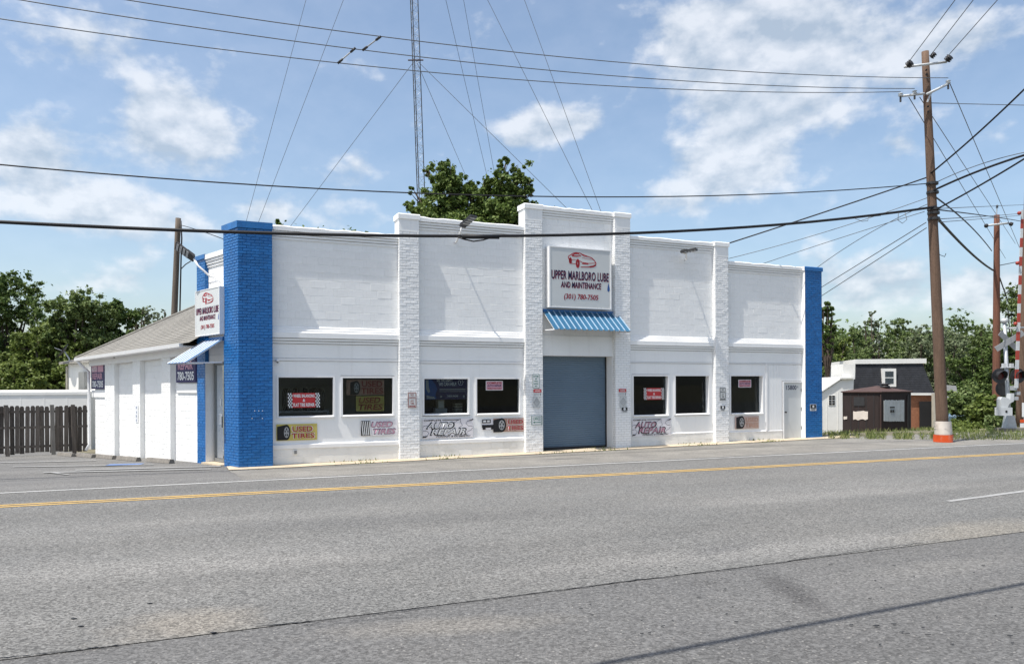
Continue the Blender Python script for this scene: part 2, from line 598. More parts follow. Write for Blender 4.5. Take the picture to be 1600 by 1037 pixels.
def asphalt(name, base, tint, agg, stains=()):
    m = bpy.data.materials.new(name)
    m.use_nodes = True
    nt = m.node_tree
    N, L = nt.nodes, nt.links
    b = N['Principled BSDF']
    b.inputs['Roughness'].default_value = .88
    b.inputs['Specular IOR Level'].default_value = .3
    tc = N.new('ShaderNodeTexCoord')

    def node(t, **k):
        n = N.new(t)
        for q, w in k.items():
            n.inputs[q].default_value = w
        return n

    def rng(x, a, c, lo, hi):
        n = node('ShaderNodeMapRange')
        for q, w in zip(('From Min', 'From Max', 'To Min', 'To Max'), (a, c, lo, hi)):
            n.inputs[q].default_value = w
        L.new(x, n.inputs[0])
        return n.outputs[0]

    def mul(c, f):
        cm = N.new('ShaderNodeCombineXYZ')
        for i in range(3):
            L.new(f, cm.inputs[i])
        n = N.new('ShaderNodeMix')
        n.data_type = 'RGBA'
        n.blend_type = 'MULTIPLY'
        n.inputs[0].default_value = 1
        L.new(c, n.inputs[6])
        L.new(cm.outputs[0], n.inputs[7])
        return n.outputs[2]

    def mix(f, c, d):
        n = N.new('ShaderNodeMix')
        n.data_type = 'RGBA'
        L.new(f, n.inputs[0])
        if isinstance(c, tuple):
            n.inputs[6].default_value = (*c, 1)
        else:
            L.new(c, n.inputs[6])
        n.inputs[7].default_value = (*d, 1)
        return n.outputs[2]
    obj = tc.outputs['Object']
    # along-the-road coordinates so wheel tracks run with the street
    rot = N.new('ShaderNodeMapping')
    rot.inputs['Rotation'].default_value = (0, 0, -THETA)
    L.new(obj, rot.inputs[0])
    st_ = N.new('ShaderNodeMapping')
    st_.inputs['Scale'].default_value = (.06, .55, 1)
    L.new(rot.outputs[0], st_.inputs[0])
    tracks = node('ShaderNodeTexNoise', Scale=1.0, Detail=4.0, Roughness=.55)
    L.new(st_.outputs[0], tracks.inputs['Vector'])
    big = node('ShaderNodeTexNoise', Scale=.35, Detail=6.0, Roughness=.6)
    L.new(obj, big.inputs['Vector'])
    c = mix(rng(big.outputs[0], .42, .72, 0, .7), base, tint)
    c = mul(c, rng(tracks.outputs[0], .3, .7, .82, 1.16))
    # worn and stained places: (x, y, heading, half length, half width, colour, strength)
    blur = node('ShaderNodeTexNoise', Scale=2.6, Detail=6.0, Roughness=.65)
    L.new(obj, blur.inputs['Vector'])
    for (sx, sy, ang, la, lb, colr, amt) in stains:
        mp = N.new('ShaderNodeMapping')
        mp.vector_type = 'TEXTURE'
        mp.inputs['Location'].default_value = (sx, sy, 0)
        mp.inputs['Rotation'].default_value = (0, 0, ang)
        mp.inputs['Scale'].default_value = (la, lb, 1000)
        L.new(obj, mp.inputs[0])
        ln = N.new('ShaderNodeVectorMath')
        ln.operation = 'LENGTH'
        L.new(mp.outputs[0], ln.inputs[0])
        ad = N.new('ShaderNodeMath')
        ad.operation = 'MULTIPLY_ADD'
        L.new(blur.outputs[0], ad.inputs[0])
        ad.inputs[1].default_value = 1.3
        L.new(ln.outputs['Value'], ad.inputs[2])
        c = mix(rng(ad.outputs[0], 1.0, 1.75, amt, 0), c, colr)
    stone = node('ShaderNodeTexVoronoi', Scale=58.0)
    L.new(obj, stone.inputs['Vector'])
    sepc = N.new('ShaderNodeSeparateColor')
    L.new(stone.outputs['Color'], sepc.inputs[0])
    c = mul(c, rng(sepc.outputs[0], 0, 1, 1 - agg * 1.45, 1 + agg * 1.45))
    pits = node('ShaderNodeTexNoise', Scale=24.0, Detail=3.0, Roughness=.7)
    L.new(obj, pits.inputs['Vector'])
    c = mul(c, rng(pits.outputs[0], .3, .7, .78, 1.22))
    wh = node('ShaderNodeTexVoronoi', Scale=16.0)
    L.new(obj, wh.inputs['Vector'])
    c = mix(rng(wh.outputs['Distance'], .10, .16, .45, 0), c, (.40, .38, .35))
    L.new(c, b.inputs['Base Color'])
    bn = node('ShaderNodeBump', Strength=.55, Distance=.006)
    L.new(stone.outputs['Distance'], bn.inputs['Height'])
    L.new(bn.outputs[0], b.inputs['Normal'])
    M[name] = m


def stain(xa, ya, xb, yb, wd, col, amt):
    a, b = gp(xa, ya), gp(xb, yb)
    d = b - a
    return ((a[0] + b[0]) / 2, (a[1] + b[1]) / 2, math.atan2(d[1], d[0]), float(np.linalg.norm(d)) / 2, wd, col, amt)


asphalt('asphalt', (.140, .139, .134), (.168, .163, .153), .34,
        (stain(150, 990, 430, 962, .55, (.225, .20, .165), .5), stain(0, 900, 700, 862, .45, (.205, .20, .19), .6),
         stain(100, 835, 1100, 790, .6, (.115, .114, .112), .55), stain(900, 800, 1600, 752, .5, (.205, .20, .19), .5),
         stain(700, 905, 1500, 830, .40, (.205, .20, .19), .5), stain(860, 742, 1010, 738, .10, (.06, .06, .06), .8),
         stain(1420, 848, 1640, 812, .6, (.215, .195, .16), .5), stain(1060, 868, 1180, 850, .2, (.10, .10, .10), .5)))
asphalt('asphalt_lot', (.115, .114, .112), (.136, .132, .125), .26,
        (stain(1185, 888, 1310, 968, .20, (.075, .073, .072), .85), stain(1060, 912, 1150, 905, .14, (.085, .084, .082), .6),
         stain(480, 990, 900, 962, .25, (.18, .168, .15), .6), stain(0, 1020, 200, 1008, .15, (.09, .088, .085), .6),
         stain(1350, 900, 1600, 870, .30, (.17, .165, .155), .5)))
asphalt('asphalt_side', (.140, .138, .134), (.168, .163, .154), .26)


def glass_mat():
    m = bpy.data.materials.new('window_glass')
    m.use_nodes = True
    nt = m.node_tree
    N, L = nt.nodes, nt.links
    N.clear()
    out = N.new('ShaderNodeOutputMaterial')
    tr = N.new('ShaderNodeBsdfTransparent')
    tr.inputs[0].default_value = (.74, .77, .77, 1)
    gl = N.new('ShaderNodeBsdfGlossy')
    gl.inputs['Roughness'].default_value = .02
    gl.inputs[0].default_value = (.9, .95, 1, 1)
    fr = N.new('ShaderNodeFresnel')
    fr.inputs[0].default_value = 1.27
    mx = N.new('ShaderNodeMixShader')
    L.new(fr.outputs[0], mx.inputs[0])
    L.new(tr.outputs[0], mx.inputs[1])
    L.new(gl.outputs[0], mx.inputs[2])
    L.new(mx.outputs[0], out.inputs[0])
    M['window_glass'] = m


glass_mat()


def leaf_mat(name, dark, light, trans=.3):
    m = bpy.data.materials.new(name)
    m.use_nodes = True
    nt = m.node_tree
    N, L = nt.nodes, nt.links
    b = N['Principled BSDF']
    b.inputs['Roughness'].default_value = .55
    b.inputs['Specular IOR Level'].default_value = .3
    at_ = N.new('ShaderNodeAttribute')
    at_.attribute_name = 'tint'
    mx = N.new('ShaderNodeMix')
    mx.data_type = 'RGBA'
    L.new(at_.outputs['Fac'], mx.inputs[0])
    mx.inputs[6].default_value = (*dark, 1)
    mx.inputs[7].default_value = (*light, 1)
    L.new(mx.outputs[2], b.inputs['Base Color'])
    tl = N.new('ShaderNodeBsdfTranslucent')
    L.new(mx.outputs[2], tl.inputs[0])
    ms = N.new('ShaderNodeMixShader')
    ms.inputs[0].default_value = trans
    L.new(b.outputs[0], ms.inputs[1])
    L.new(tl.outputs[0], ms.inputs[2])
    L.new(ms.outputs[0], N['Material Output'].inputs[0])
    M[name] = m


leaf_mat('leaf_maple', (.055, .105, .020), (.21, .275, .075))
leaf_mat('leaf_dark', (.046, .092, .022), (.165, .225, .062))
leaf_mat('leaf_mid', (.075, .125, .034), (.21, .265, .095))
leaf_mat('leaf_pale', (.115, .155, .078), (.25, .29, .165))
leaf_mat('leaf_bright', (.075, .118, .022), (.215, .265, .07))
leaf_mat('grass_blade', (.075, .125, .026), (.28, .29, .11))

# ------------------------------------------------------------------ ground, road, pavements
UP = np.array([0, 0, 1.0])


def struct_sheet(name, pts_fn, us, vs, mat, kind='structure'):
    nu, nv = len(us), len(vs)
    verts = [pts_fn(u, v) for v in vs for u in us]
    faces = [(j * nu + i, j * nu + i + 1, (j + 1) * nu + i + 1, (j + 1) * nu + i)
             for j in range(nv - 1) for i in range(nu - 1)]
    mb = MB()
    mb.add(verts, faces)
    return mb.build(name, mat, kind=kind)


def axis(lo, hi, step, far):
    a = list(np.arange(lo, hi + 1e-6, step))
    d = step
    p, q = lo, hi
    while q < far:
        d *= 1.6
        q += d
        p -= d
        a = [p] + a + [q]
    return a


def sn_point(off):
    def fn(s, n):
        p = FP(s, n, 0)
        return (p[0], p[1], float(ground(p[0], p[1])) + off)
    return fn


struct_sheet('ground', sn_point(-.03), axis(-40, 45, 1.0, 4000), axis(-40, 26, 1.0, 4000), 'earth')


def sn_of(p):
    d = np.asarray(p) - FO
    return float(d @ ES), float(d @ EN)


def line_n(pts):
    """fit n = a + b s through ground pixels"""
    q = np.array([sn_of(gp(*p)) for p in pts])
    b, a = np.polyfit(q[:, 0], q[:, 1], 1)
    return a, b


A_edge = line_n([(60, 765), (400, 750), (800, 734.5), (1200, 713), (1590, 691.5)])
A_yel = line_n([(60, 787), (400, 770), (800, 750), (1200, 729), (1590, 708)])
A_seam = line_n([(420, 977), (800, 930), (1000, 905), (1160, 887), (1350, 860)])
A_near = line_n([(1490, 782), (1595, 768)])
print('edge', A_edge, 'yellow', A_yel, 'seam', A_seam, 'near', A_near)


def strip(name, a0, a1, s0, s1, off, mat, step=1.0, across=(0, 1), jag=0.0):
    """sheet between the lines n = a0 and n = a1 (each (a, b))"""
    k = max(2, int((s1 - s0) / step) + 1)
    rnd = random.Random(sum(map(ord, name)) + 3)
    jj = {}

    def fn(s, v):
        n0, n1 = a0[0] + a0[1] * s, a1[0] + a1[1] * s
        n = n0 + (n1 - n0) * v
        if jag and v in (0, 1):
            n += rnd.uniform(-jag, jag)
        p = FP(s, n, 0)
        return (p[0], p[1], float(ground(p[0], p[1])) + off)
    return struct_sheet(name, fn, list(np.linspace(s0, s1, k)), list(across), mat)


AC = tuple(np.linspace(0, 1, 9))
road_far = (A_edge[0] - .35, A_edge[1])
strip('road', road_far, (A_seam[0], A_seam[1]), -70, 110, .0, 'asphalt', 1.0, AC)
strip('shoulder', (.55, 0), (road_far[0] + .1, road_far[1]), -1.2, 60, -.006, 'gravel', .5, AC, jag=.10)
strip('apron', (A_seam[0] - .05, A_seam[1]), (A_seam[0] + 26, A_seam[1]), -40, 60, -.006, 'asphalt_lot', 1.0, AC)
strip('sidewalk', (-.2, 0), (.78, 0), -1.2, 20.2, .012, 'concrete', .5, AC, jag=.03)


def mark(name, a, w, s0, s1, mat, off=.006, step=.5, d=0.0):
    return strip(name, (a[0] + d - w / 2, a[1]), (a[0] + d + w / 2, a[1]), s0, s1, off, mat, step, (0, .5, 1), jag=.008)


mark('edge_line', A_edge, .105, -50, 70, 'road_white')
mark('centre_line', A_yel, .11, -50, 70, 'yellow_paint', d=-.11)
mark('centre_line', A_yel, .11, -50, 70, 'yellow_paint', d=.11)
mark('edge_line', A_near, .12, sn_of(gp(1480, 783))[0], 60, 'stripe_worn')

# the parking lot beside the building, its stripes and the blue bay
def lot_fn(off):
    def fn(t, m):
        p = SP(t, m, 0)
        return (p[0], p[1], float(ground(p[0], p[1])) + off)
    return fn


struct_sheet('parking_lot', lot_fn(-.012), list(np.arange(-12.0, 26, .8)), list(np.arange(-.1, 30, .8)), 'asphalt_side')


def gquad(name, pix, mat, off):
    mb = MB()
    P4 = [gp(x, y) for x, y in pix]
    k = 8
    vs = []
    for i in range(k + 1):
        for (a, b) in ((0, 1), (3, 2)):
            q = P4[a] * (1 - i / k) + P4[b] * (i / k)
            vs.append((q[0], q[1], float(ground(q[0], q[1])) + off))
    mb.add(vs, [(2 * i, 2 * i + 2, 2 * i + 3, 2 * i + 1) for i in range(k)])
    return mb.build(name, mat, kind='structure')


gquad('parking_stripe', [(68, 737.2), (330, 731.6), (330, 732.8), (68, 738.6)], 'stripe_worn', .004)
gquad('parking_stripe', [(70, 737.5), (104, 741.5), (109, 741), (76, 737)], 'stripe_worn', .008)
gquad('parking_stripe', [(118, 733.5), (345, 727.6), (345, 728.7), (118, 734.7)], 'stripe_worn', .004)
gquad('parking_stripe', [(20, 728.5), (240, 725.3), (240, 726.2), (20, 729.6)], 'stripe_worn', .004)
gquad('parking_stripe', [(0, 722.0), (150, 719.0), (150, 719.8), (0, 722.9)], 'stripe_worn', .004)
gquad('disabled_bay_patch', [(164, 727.6), (220, 725.6), (226, 723.9), (172, 725.2)], 'blue_paint', .010)

# dark oil patch, joints and debris on the near asphalt
def crack(pix, w):
    mb = MB()
    pts = []
    for (a, b) in zip(pix[:-1], pix[1:]):
        for k in range(14):
            q = k / 14
            x, y = a[0] + (b[0] - a[0]) * q, a[1] + (b[1] - a[1]) * q
            pts.append(gp(x + random.uniform(-2, 2), y + random.uniform(-1.0, 1.0), .004))
    vs = []
    for i, p in enumerate(pts):
        ww = w * random.uniform(.3, 1.2)
        vs += [p + np.array([0, ww, 0]), p - np.array([0, ww, 0])]
    mb.add(vs, [(2 * i, 2 * i + 1, 2 * i + 3, 2 * i + 2) for i in range(len(pts) - 1)])
    return mb.build('pavement_crack', 'ink_black', kind='structure')


crack([(400, 979), (560, 963), (800, 931), (1000, 905), (1160, 887), (1350, 860), (1450, 846)], .006)
crack([(0, 1028), (100, 1017), (200, 1006)], .006)
crack([(470, 976), (560, 970), (640, 962)], .004)

dm = MB()
rr = random.Random(5)
for _ in range(46):
    x, y = rr.uniform(900, 1590), rr.uniform(880, 1010)
    p = gp(x, y, .004)
    a = rr.uniform(-.2, .6)
    l_, w_ = rr.uniform(.008, .022), rr.uniform(.003, .008)
    e1, e2 = np.array([math.cos(a), math.sin(a), 0]), np.array([-math.sin(a), math.cos(a), 0])
    dm.extrude([p - e1 * l_, p - e2 * w_, p + e1 * l_, p + e2 * w_], (0, 0, .004))
for (x, y) in ((115, 967), (126, 979), (333, 989), (1369, 978), (234, 943)):
    p = gp(x, y, .004)
    dm.extrude([p + np.array([-.022, 0, 0]), p + np.array([0, -.010, 0]), p + np.array([.025, .004, 0]), p + np.array([0, .012, 0])], (0, 0, .006))
dm.build('litter', 'dark_steel', kind='stuff')

# ------------------------------------------------------------------ brick and block work
def brick_face(mb, P, a0, a1, z0, z1, out, course=.0745, length=.205, gap=.008, rough=.0035, seed=1):
    """bricks over P(a, n, z), their faces near n = out"""
    rd = random.Random(seed)
    k = max(1, int(round((z1 - z0) / course)))
    ch = (z1 - z0) / k
    for r in range(k):
        zb, zt = z0 + r * ch + gap / 2, z0 + (r + 1) * ch - gap / 2
        a = a0 - (length / 2 if r % 2 else 0) + rd.uniform(-.01, .01)
        while a < a1:
            b0, b1 = max(a, a0) + gap / 2, min(a + length, a1) - gap / 2
            a += length
            if b1 - b0 < .03:
                continue
            o = out + rd.uniform(-rough, rough)
            t1, t2, t3, t4 = [o + rd.uniform(-rough * .5, rough * .5) for _ in range(4)]
            e = .006
            base = out - .015
            mb.add([P(b0, base, zb), P(b1, base, zb), P(b1, base, zt), P(b0, base, zt),
                    P(b0 + e, t1, zb + e), P(b1 - e, t2, zb + e), P(b1 - e, t3, zt - e), P(b0 + e, t4, zt - e)],
                   [(4, 5, 6, 7), (0, 1, 5, 4), (1, 2, 6, 5), (2, 3, 7, 6), (3, 0, 4, 7)])


BLOCK_MESH = []
for i in range(8):
    rd = random.Random(100 + i)
    e = .008
    o = [rd.uniform(-.0012, .0012) for _ in range(4)]
    v = [(0, 0.005, 0), (1, 0.005, 0), (1, 0.005, 1), (0, 0.005, 1),
         (.015, -o[0], .035), (.985, -o[1], .035), (.985, -o[2], .965), (.015, -o[3], .965)]
    me = bpy.data.meshes.new('block')
    me.from_pydata(v, [], [(4, 5, 6, 7), (0, 1, 5, 4), (1, 2, 6, 5), (2, 3, 7, 6), (3, 0, 4, 7)])
    BLOCK_MESH.append(me)


def block_wall(parent, P, rot, a0, a1, z0, z1, out, mat, single=True, bl=.405, bh=.203, seed=1, jut=.0010, gap=.003):
    rd = random.Random(seed)
    k = max(1, int(round((z1 - z0) / bh)))
    h = (z1 - z0) / k
    mb = MB()
    n = 0
    for r in range(k):
        a = a0 - (bl / 2 if r % 2 else 0)
        while a < a1:
            b0, b1 = max(a, a0) + gap / 2, min(a + bl, a1) - gap / 2
            a += bl
            if b1 - b0 < .05:
                continue
            zb, zt = z0 + r * h + gap / 2, z0 + (r + 1) * h - gap / 2
            jt = rd.uniform(-jut, jut) if rd.random() < .88 else rd.uniform(0, jut * 3.0)
            me = rd.choice(BLOCK_MESH)
            if single:
                o = bpy.data.objects.new('block', me)
                COL.objects.link(o)
                o.parent = parent
                p = P(b0, out + jt, zb) - ORIG[parent.name]
                o.location = tuple(p)
                o.rotation_euler = (rd.uniform(-.002, .002), 0, rot)
                o.scale = (b1 - b0, 1, zt - zb)
                if not me.materials:
                    me.materials.append(M[mat])
                n += 1
            else:
                vs = [P(b0 + (b1 - b0) * v.co.x, out + jt - v.co.y, zb + (zt - zb) * v.co.z) for v in me.vertices]
                mb.add(vs, [tuple(p.vertices) for p in me.polygons])
    if not single:
        mb.build('blocks', mat, parent, kind='stuff')
    return n


# ------------------------------------------------------------------ the shop
shop = thing('auto_shop', 'white painted brick and block auto shop with stepped parapet and blue corner pillars', 'shop',
             (*CO[:2], float(ground(CO[0], CO[1]))))
G0 = -.15                       # foundations start under the ground
# levels
Z_BELT = fz(700, 533)           # first groove of the belt course
Z_TOP1 = fz(422, 352)
Z_TOP2 = fz(720, 345.5)
Z_TOP3 = fz(890, 326.5)
SC = lambda x: fz(x, 500) - fz(x, 501)      # metres per pixel at column x
print('belt', Z_BELT, 'tops', Z_TOP1, fz(1200, 414), Z_TOP2, fz(1060, 374.5), Z_TOP3)

PILL = {  # name: (x left, x right, projection, top z, colour)
    'A': (624.5, 655.5, .17, fz(620, 334.5)),
    'B': (821.3, 848.3, .17, fz(819.7, 319.4)),
    'C': (961.5, 985.5, .17, fz(975, 334.8)),
    'D': (1118.2, 1138.7, .16, fz(1125, 379.5)),
}
SP_ = {}
for k, (x0, x1, p, zt) in PILL.items():
    SP_[k] = (fs(x0, p), fs(x1, p), p, zt)
S_E0, S_E1 = fs(1258.3, .17), fs(1284.5, .17)
Z_E = fz(1258, 417.6)
Z_CORNER = fz(395, 346.5, PIL_P)
S_C0 = _s0
S_C1 = fs(426, PIL_P)
WALL_T = .28

ROTF = THETA


def pillar(s0, s1, p, zt, brick, mortar, seed, left_z=None, cap_h=.15):
    zc = zt - cap_h
    core = MB().fbox(s0, s1, -WALL_T - .02, p - .005, G0, zc).build('pillar', mortar, shop)
    mb = MB()
    brick_face(mb, FP, s0 + .002, s1 - .002, -.06, zc - .35 if brick == 'white_brick' else zc, p, seed=seed)
    # left flank
    LP = lambda a, n, z: FP(s0 - n, a, z)
    lz0 = -.06
    brick_face(mb, LP, 0.0, p, lz0, zc, .004, length=.11, seed=seed + 50)
    mb.build('bricks', brick, core, kind='stuff')
    if brick == 'white_brick':     # rendered band under the cap
        MB().fbox(s0, s1, p - .012, p + .002, zc - .35, zc).build('render_band', 'white_paint', core)
    cb = MB()
    e = .03
    cb.prism_s([(-WALL_T - .04, zc), (p + e, zc), (p + e, zt - .025), (p + e - .02, zt), (-WALL_T - .04, zt)], s0 - e, s1 + e)
    cb.build('pillar_cap', 'white_paint' if brick == 'white_brick' else brick, core)
    return core


for i, (k, (s0, s1, p, zt)) in enumerate(SP_.items()):
    pillar(s0, s1, p, zt, 'white_brick', 'mortar', 10 + i)
pE = pillar(S_E0, S_E1, .17, Z_E, 'blue_brick', 'blue_mortar', 20)
# its left flank is painted white
MB().fbox(S_E0 - .012, S_E0 - .006, -WALL_T, .176, -.05, Z_E - .15).build('painted_flank', 'white_paint', pE)
MB().fbox(S_E0 - .045, S_E0 - .034, -WALL_T, .19, Z_E - .15, Z_E).build('painted_flank', 'white_paint', pE)

# bays: s range, top z
BAYS = {
    1: (S_C1, SP_['A'][0], Z_TOP1),
    2: (SP_['A'][1], SP_['B'][0], Z_TOP2),
    3: (SP_['B'][1], SP_['C'][0], Z_TOP3),
    4: (SP_['C'][1], SP_['D'][0], Z_TOP2 * .5 + .5 * fz(1060, 374.8)),
    5: (SP_['D'][1], S_E0, Z_TOP1 * .5 + .5 * fz(1195, 414)),
}
XM = {1: 520, 2: 738, 3: 905, 4: 1050, 5: 1195}
Z_LEDGE = {}


def wavy_coping(s0, s1, z, seed):
    rd = random.Random(seed)
    k = 18
    mb = MB()
    zs = [z + rd.uniform(-.012, .014) for _ in range(k + 1)]
    for i in range(k):
        a, b = s0 + (s1 - s0) * i / k, s0 + (s1 - s0) * (i + 1) / k
        prof0 = [(-WALL_T - .05, z - .13), (.11, z - .13), (.112, zs[i] - .03), (.09, zs[i]), (-WALL_T - .05, zs[i])]
        prof1 = [(-WALL_T - .05, z - .13), (.11, z - .13), (.112, zs[i + 1] - .03), (.09, zs[i + 1]), (-WALL_T - .05, zs[i + 1])]
        vs = [FP(a, n, q) for n, q in prof0] + [FP(b, n, q) for n, q in prof1]
        fc = [(j, (j + 1) % 5, 5 + (j + 1) % 5, 5 + j) for j in range(5)]
        if i == 0:
            fc.append((4, 3, 2, 1, 0))
        if i == k - 1:
            fc.append((5, 6, 7, 8, 9))
        mb.add(vs, fc)
    return mb.build('parapet_coping', 'white_paint', shop)


def chamfer_step(mb, s0, s1, n, z0, z1, nb, top=True):
    """a course standing n out, its upper edge splayed back to nb"""
    if top:
        h = (n - nb) * .9
        mb.prism_s([(-.01, z0), (n, z0), (n, z1 - h), (nb, z1), (-.01, z1)], s0, s1)
    else:
        mb.prism_s([(-.01, z0), (n, z0), (n, z1), (-.01, z1)], s0, s1)


c = .072
for b, (s0, s1, zt) in BAYS.items():
    wavy_coping(s0, s1, zt, b)
    fr = MB()
    for i, n in enumerate((.078, .050, .024)):
        fr.fbox(s0, s1, -WALL_T, n, zt - .13 - (i + 1) * c, zt - .13 - i * c - .013)
    fr.build('frieze', 'white_paint', shop)
    zf = zt - .13 - 3 * c
    zb = Z_BELT
    if b == 3:
        zb = fz(905, 556)           # head of the big door
    else:
        zb = Z_BELT
    step = .068
    ztop = zb + .105 + 3 * step if b != 3 else zb
    wallp = MB().fbox(s0, s1, -WALL_T, -.005, ztop if b != 3 else zb + .62, zf).build('block_wall', 'white_block', shop)
    if b == 3:
        MB().fbox(s0, s1, -WALL_T, .02, zb, zb + .62).build('lintel', 'white_paint', shop)
        block_wall(wallp, FP, ROTF, s0, s1, zb + .62, zf, 0.0, 'white_block', single=False, seed=33)
        continue
    block_wall(wallp, FP, ROTF, s0, s1, ztop, zf, 0.0, 'white_block', single=b in (1, 2, 4), seed=b)
    belt = MB()
    N3 = (.037, .074, .11)
    chamfer_step(belt, s0, s1, N3[2], zb, zb + .105 + step, N3[1])
    chamfer_step(belt, s0, s1, N3[1], zb + .105 + step, zb + .105 + 2 * step, N3[0])
    chamfer_step(belt, s0, s1, N3[0], zb + .105 + 2 * step, zb + .105 + 3 * step, 0.0)
    chamfer_step(belt, s0, s1, N3[1], zb - .072, zb - .014, 0, False)
    chamfer_step(belt, s0, s1, N3[0], zb - .144, zb - .086, 0, False)
    belt.build('belt_course', 'white_paint', shop)
    BAYS[b] = (s0, s1, zt)

# lower walls with their windows: (x0, x1, y top, y bottom, glass set-back)
WIN = {
    1: [(431.5, 523.5, 586.3, 652.6, .06), (532.0, 616.5, 587.2, 650.4, .06)],
    2: [(659.6, 734.0, 588.8, 648.6, .06), (742.2, 814.0, 589.0, 648.0, .06)],
    4: [(987.2, 1045.6, 584.9, 650.4, .13), (1053.0, 1109.3, 584.6, 648.2, .16)],
    5: [(1139.6, 1193.0, 584.8, 647.2, .16)],
}
LEDGE_Y = {1: (690.5, 697.0), 2: (684.0, 690.0), 4: (675.5, 677.0), 5: (671.5, 673.0)}
STRIP_Y = {1: (560.5, 564.0), 2: (564.6, 568.0), 4: (566.0, 567.4), 5: (567.4, 568.8)}
WINS = {}
for b, wins in WIN.items():
    s0, s1, zt = BAYS[b]
    x = XM[b]
    zs0, zs1 = fz(x, STRIP_Y[b][1]), fz(x, STRIP_Y[b][0])
    zl1, zl0 = fz(x, LEDGE_Y[b][0]), fz(x, LEDGE_Y[b][1])
    hb = Z_BELT - .144
    W = []
    for (x0, x1, yt, yb, sb) in wins:
        xm = (x0 + x1) / 2
        W.append([max(fs(x0), s0 + .03), min(fs(x1), s1 - .03), fz(xm, yb), fz(xm, yt), sb])
    zbot, ztop = min(w[2] for w in W), max(w[3] for w in W)
    s_end = s1
    if b == 5:
        s_end = fs(1221.5)
        MB().fbox(s_end, s1, -WALL_T, 0, fz(1238, 594.5), zs0 - .012).fbox(s_end, s1, -WALL_T, 0, zs1 + .012, hb - .012).fbox(s_end, s1, -WALL_T, -.03, zs0 - .012, zs1 + .012).build('wall_panel', 'white_paint', shop)
    wp = MB()
    wp.fbox(s0, s_end, -WALL_T, 0, ztop, zs0 - .012)              # above the windows, up to the trim strip
    wp.fbox(s0, s_end, -WALL_T, 0, zs1 + .012, hb - .012)
    wp.fbox(s0, s_end, -WALL_T, -.03, zs0 - .012, zs1 + .012)
    edges = [s0] + [q for w in W for q in w[:2]] + [s_end]
    for i in range(0, len(edges), 2):
        if edges[i + 1] - edges[i] > .004:
            wp.fbox(edges[i], edges[i + 1], -WALL_T, -.001, zbot, ztop)
    wp.fbox(s0, s_end, -WALL_T, 0, zl1, zbot)                     # under the windows
    wp.build('wall_panel', 'white_paint', shop)
    MB().fbox(s0, s1, -.028, .022, zs0, zs1).build('trim_strip', 'white_trim', shop)
    lg = MB()
    pr = .055 if b in (1, 2) else .025
    lg.prism_s([(-WALL_T, zl0 - .02), (pr, zl0 - .02), (pr, zl1 - .035), (0, zl1), (-WALL_T, zl1)], s0, s_end)
    lg.build('ledge', 'white_trim', shop)
    bw = MB().fbox(s0, s_end, -WALL_T, pr * .5, G0, zl0 - .02).build('base_wall', 'white_base', shop)
    block_wall(bw, FP, ROTF, s0, s_end, G0 + .12, zl0 - .024, pr * .5 + .004, 'white_base', single=False, seed=60 + b, jut=.002)
    for (a, e, z0, z1, sb) in W:
        fw = .055
        wn = MB()
        d0, d1 = -sb - .03, .018
        wn.fbox(a, a + fw, d0, d1, z0, z1).fbox(e - fw, e, d0, d1, z0, z1)
        wn.fbox(a + fw, e - fw, d0, d1, z1 - fw, z1)
        wn.prism_s([(d0, z0), (d1 + .035, z0), (d1 + .035, z0 + fw * .5), (d1 - .01, z0 + fw), (d0, z0 + fw)], a + fw, e - fw)
        wo = wn.build('window', 'white_trim', shop)
        MB().fbox(a + fw, e - fw, -sb - .01, -sb, z0 + fw, z1 - fw).build('pane', 'window_glass', wo)
        WINS.setdefault(b, []).append((a + fw, e - fw, z0 + fw, z1 - fw, -sb))

# upright battens by the door in the last bay
sA, sB = fs(1196.0), fs(1198.6)
MB().fbox(sA, sB, .001, .03, fz(1197, 672), fz(1197, 568.8) - .005).build('batten', 'white_trim', shop)
pl = MB()
sa = sB + .03
while sa < fs(1220):
    pl.fbox(sa, sa + .12, .0005, .012, fz(1210, 671), fz(1210, 570))
    sa += .125
pl.build('board_cladding', 'white_paint', shop)

# big roller door and its opening
s0, s1 = BAYS[3][0], BAYS[3][1]
zd = fz(905, 556)
gd0, gd1 = s0 + .0, s1
REC = -.40
jm = MB()
jm.fbox(gd0 - .05, gd0 + .012, REC - .1, -.001, G0, zd).build('door_jamb', 'white_paint', shop)
jm = MB()
jm.fbox(gd1 - .012, gd1 + .05, REC - .1, -.001, G0, zd).build('door_jamb', 'white_paint', shop)
MB().fbox(gd0, gd1, REC - .1, -WALL_T, zd, zd + .2).build('door_head', 'white_paint', shop)
rdm = MB()
zz = float(ground(*FP(10, 0, 0)[:2])) + .02
prof = []
k = int((zd - zz) / .066)
hh = (zd - zz) / k
for i in range(k):
    z = zz + i * hh
    prof += [(REC + .002, z), (REC + .016, z + hh * .25), (REC + .016, z + hh * .75), (REC + .002, z + hh * .98)]
prof = prof + [(REC - .03, zd), (REC - .03, zz)]
rdm.prism_s(prof, gd0 + .03, gd1 - .03)
door = rdm.build('roller_door', 'roller_steel', shop)
MB().fbox(gd0 + .03, gd1 - .03, REC - .02, REC + .03, zz - .015, zz + .05).build('bottom_bar', 'dark_steel', door)
MB().fbox(gd0 + .012, gd0 + .05, REC - .02, REC + .05, zz, zd).build('guide_rail', 'dark_steel', door)
MB().fbox(gd1 - .05, gd1 - .012, REC - .02, REC + .05, zz, zd).build('guide_rail', 'dark_steel', door)

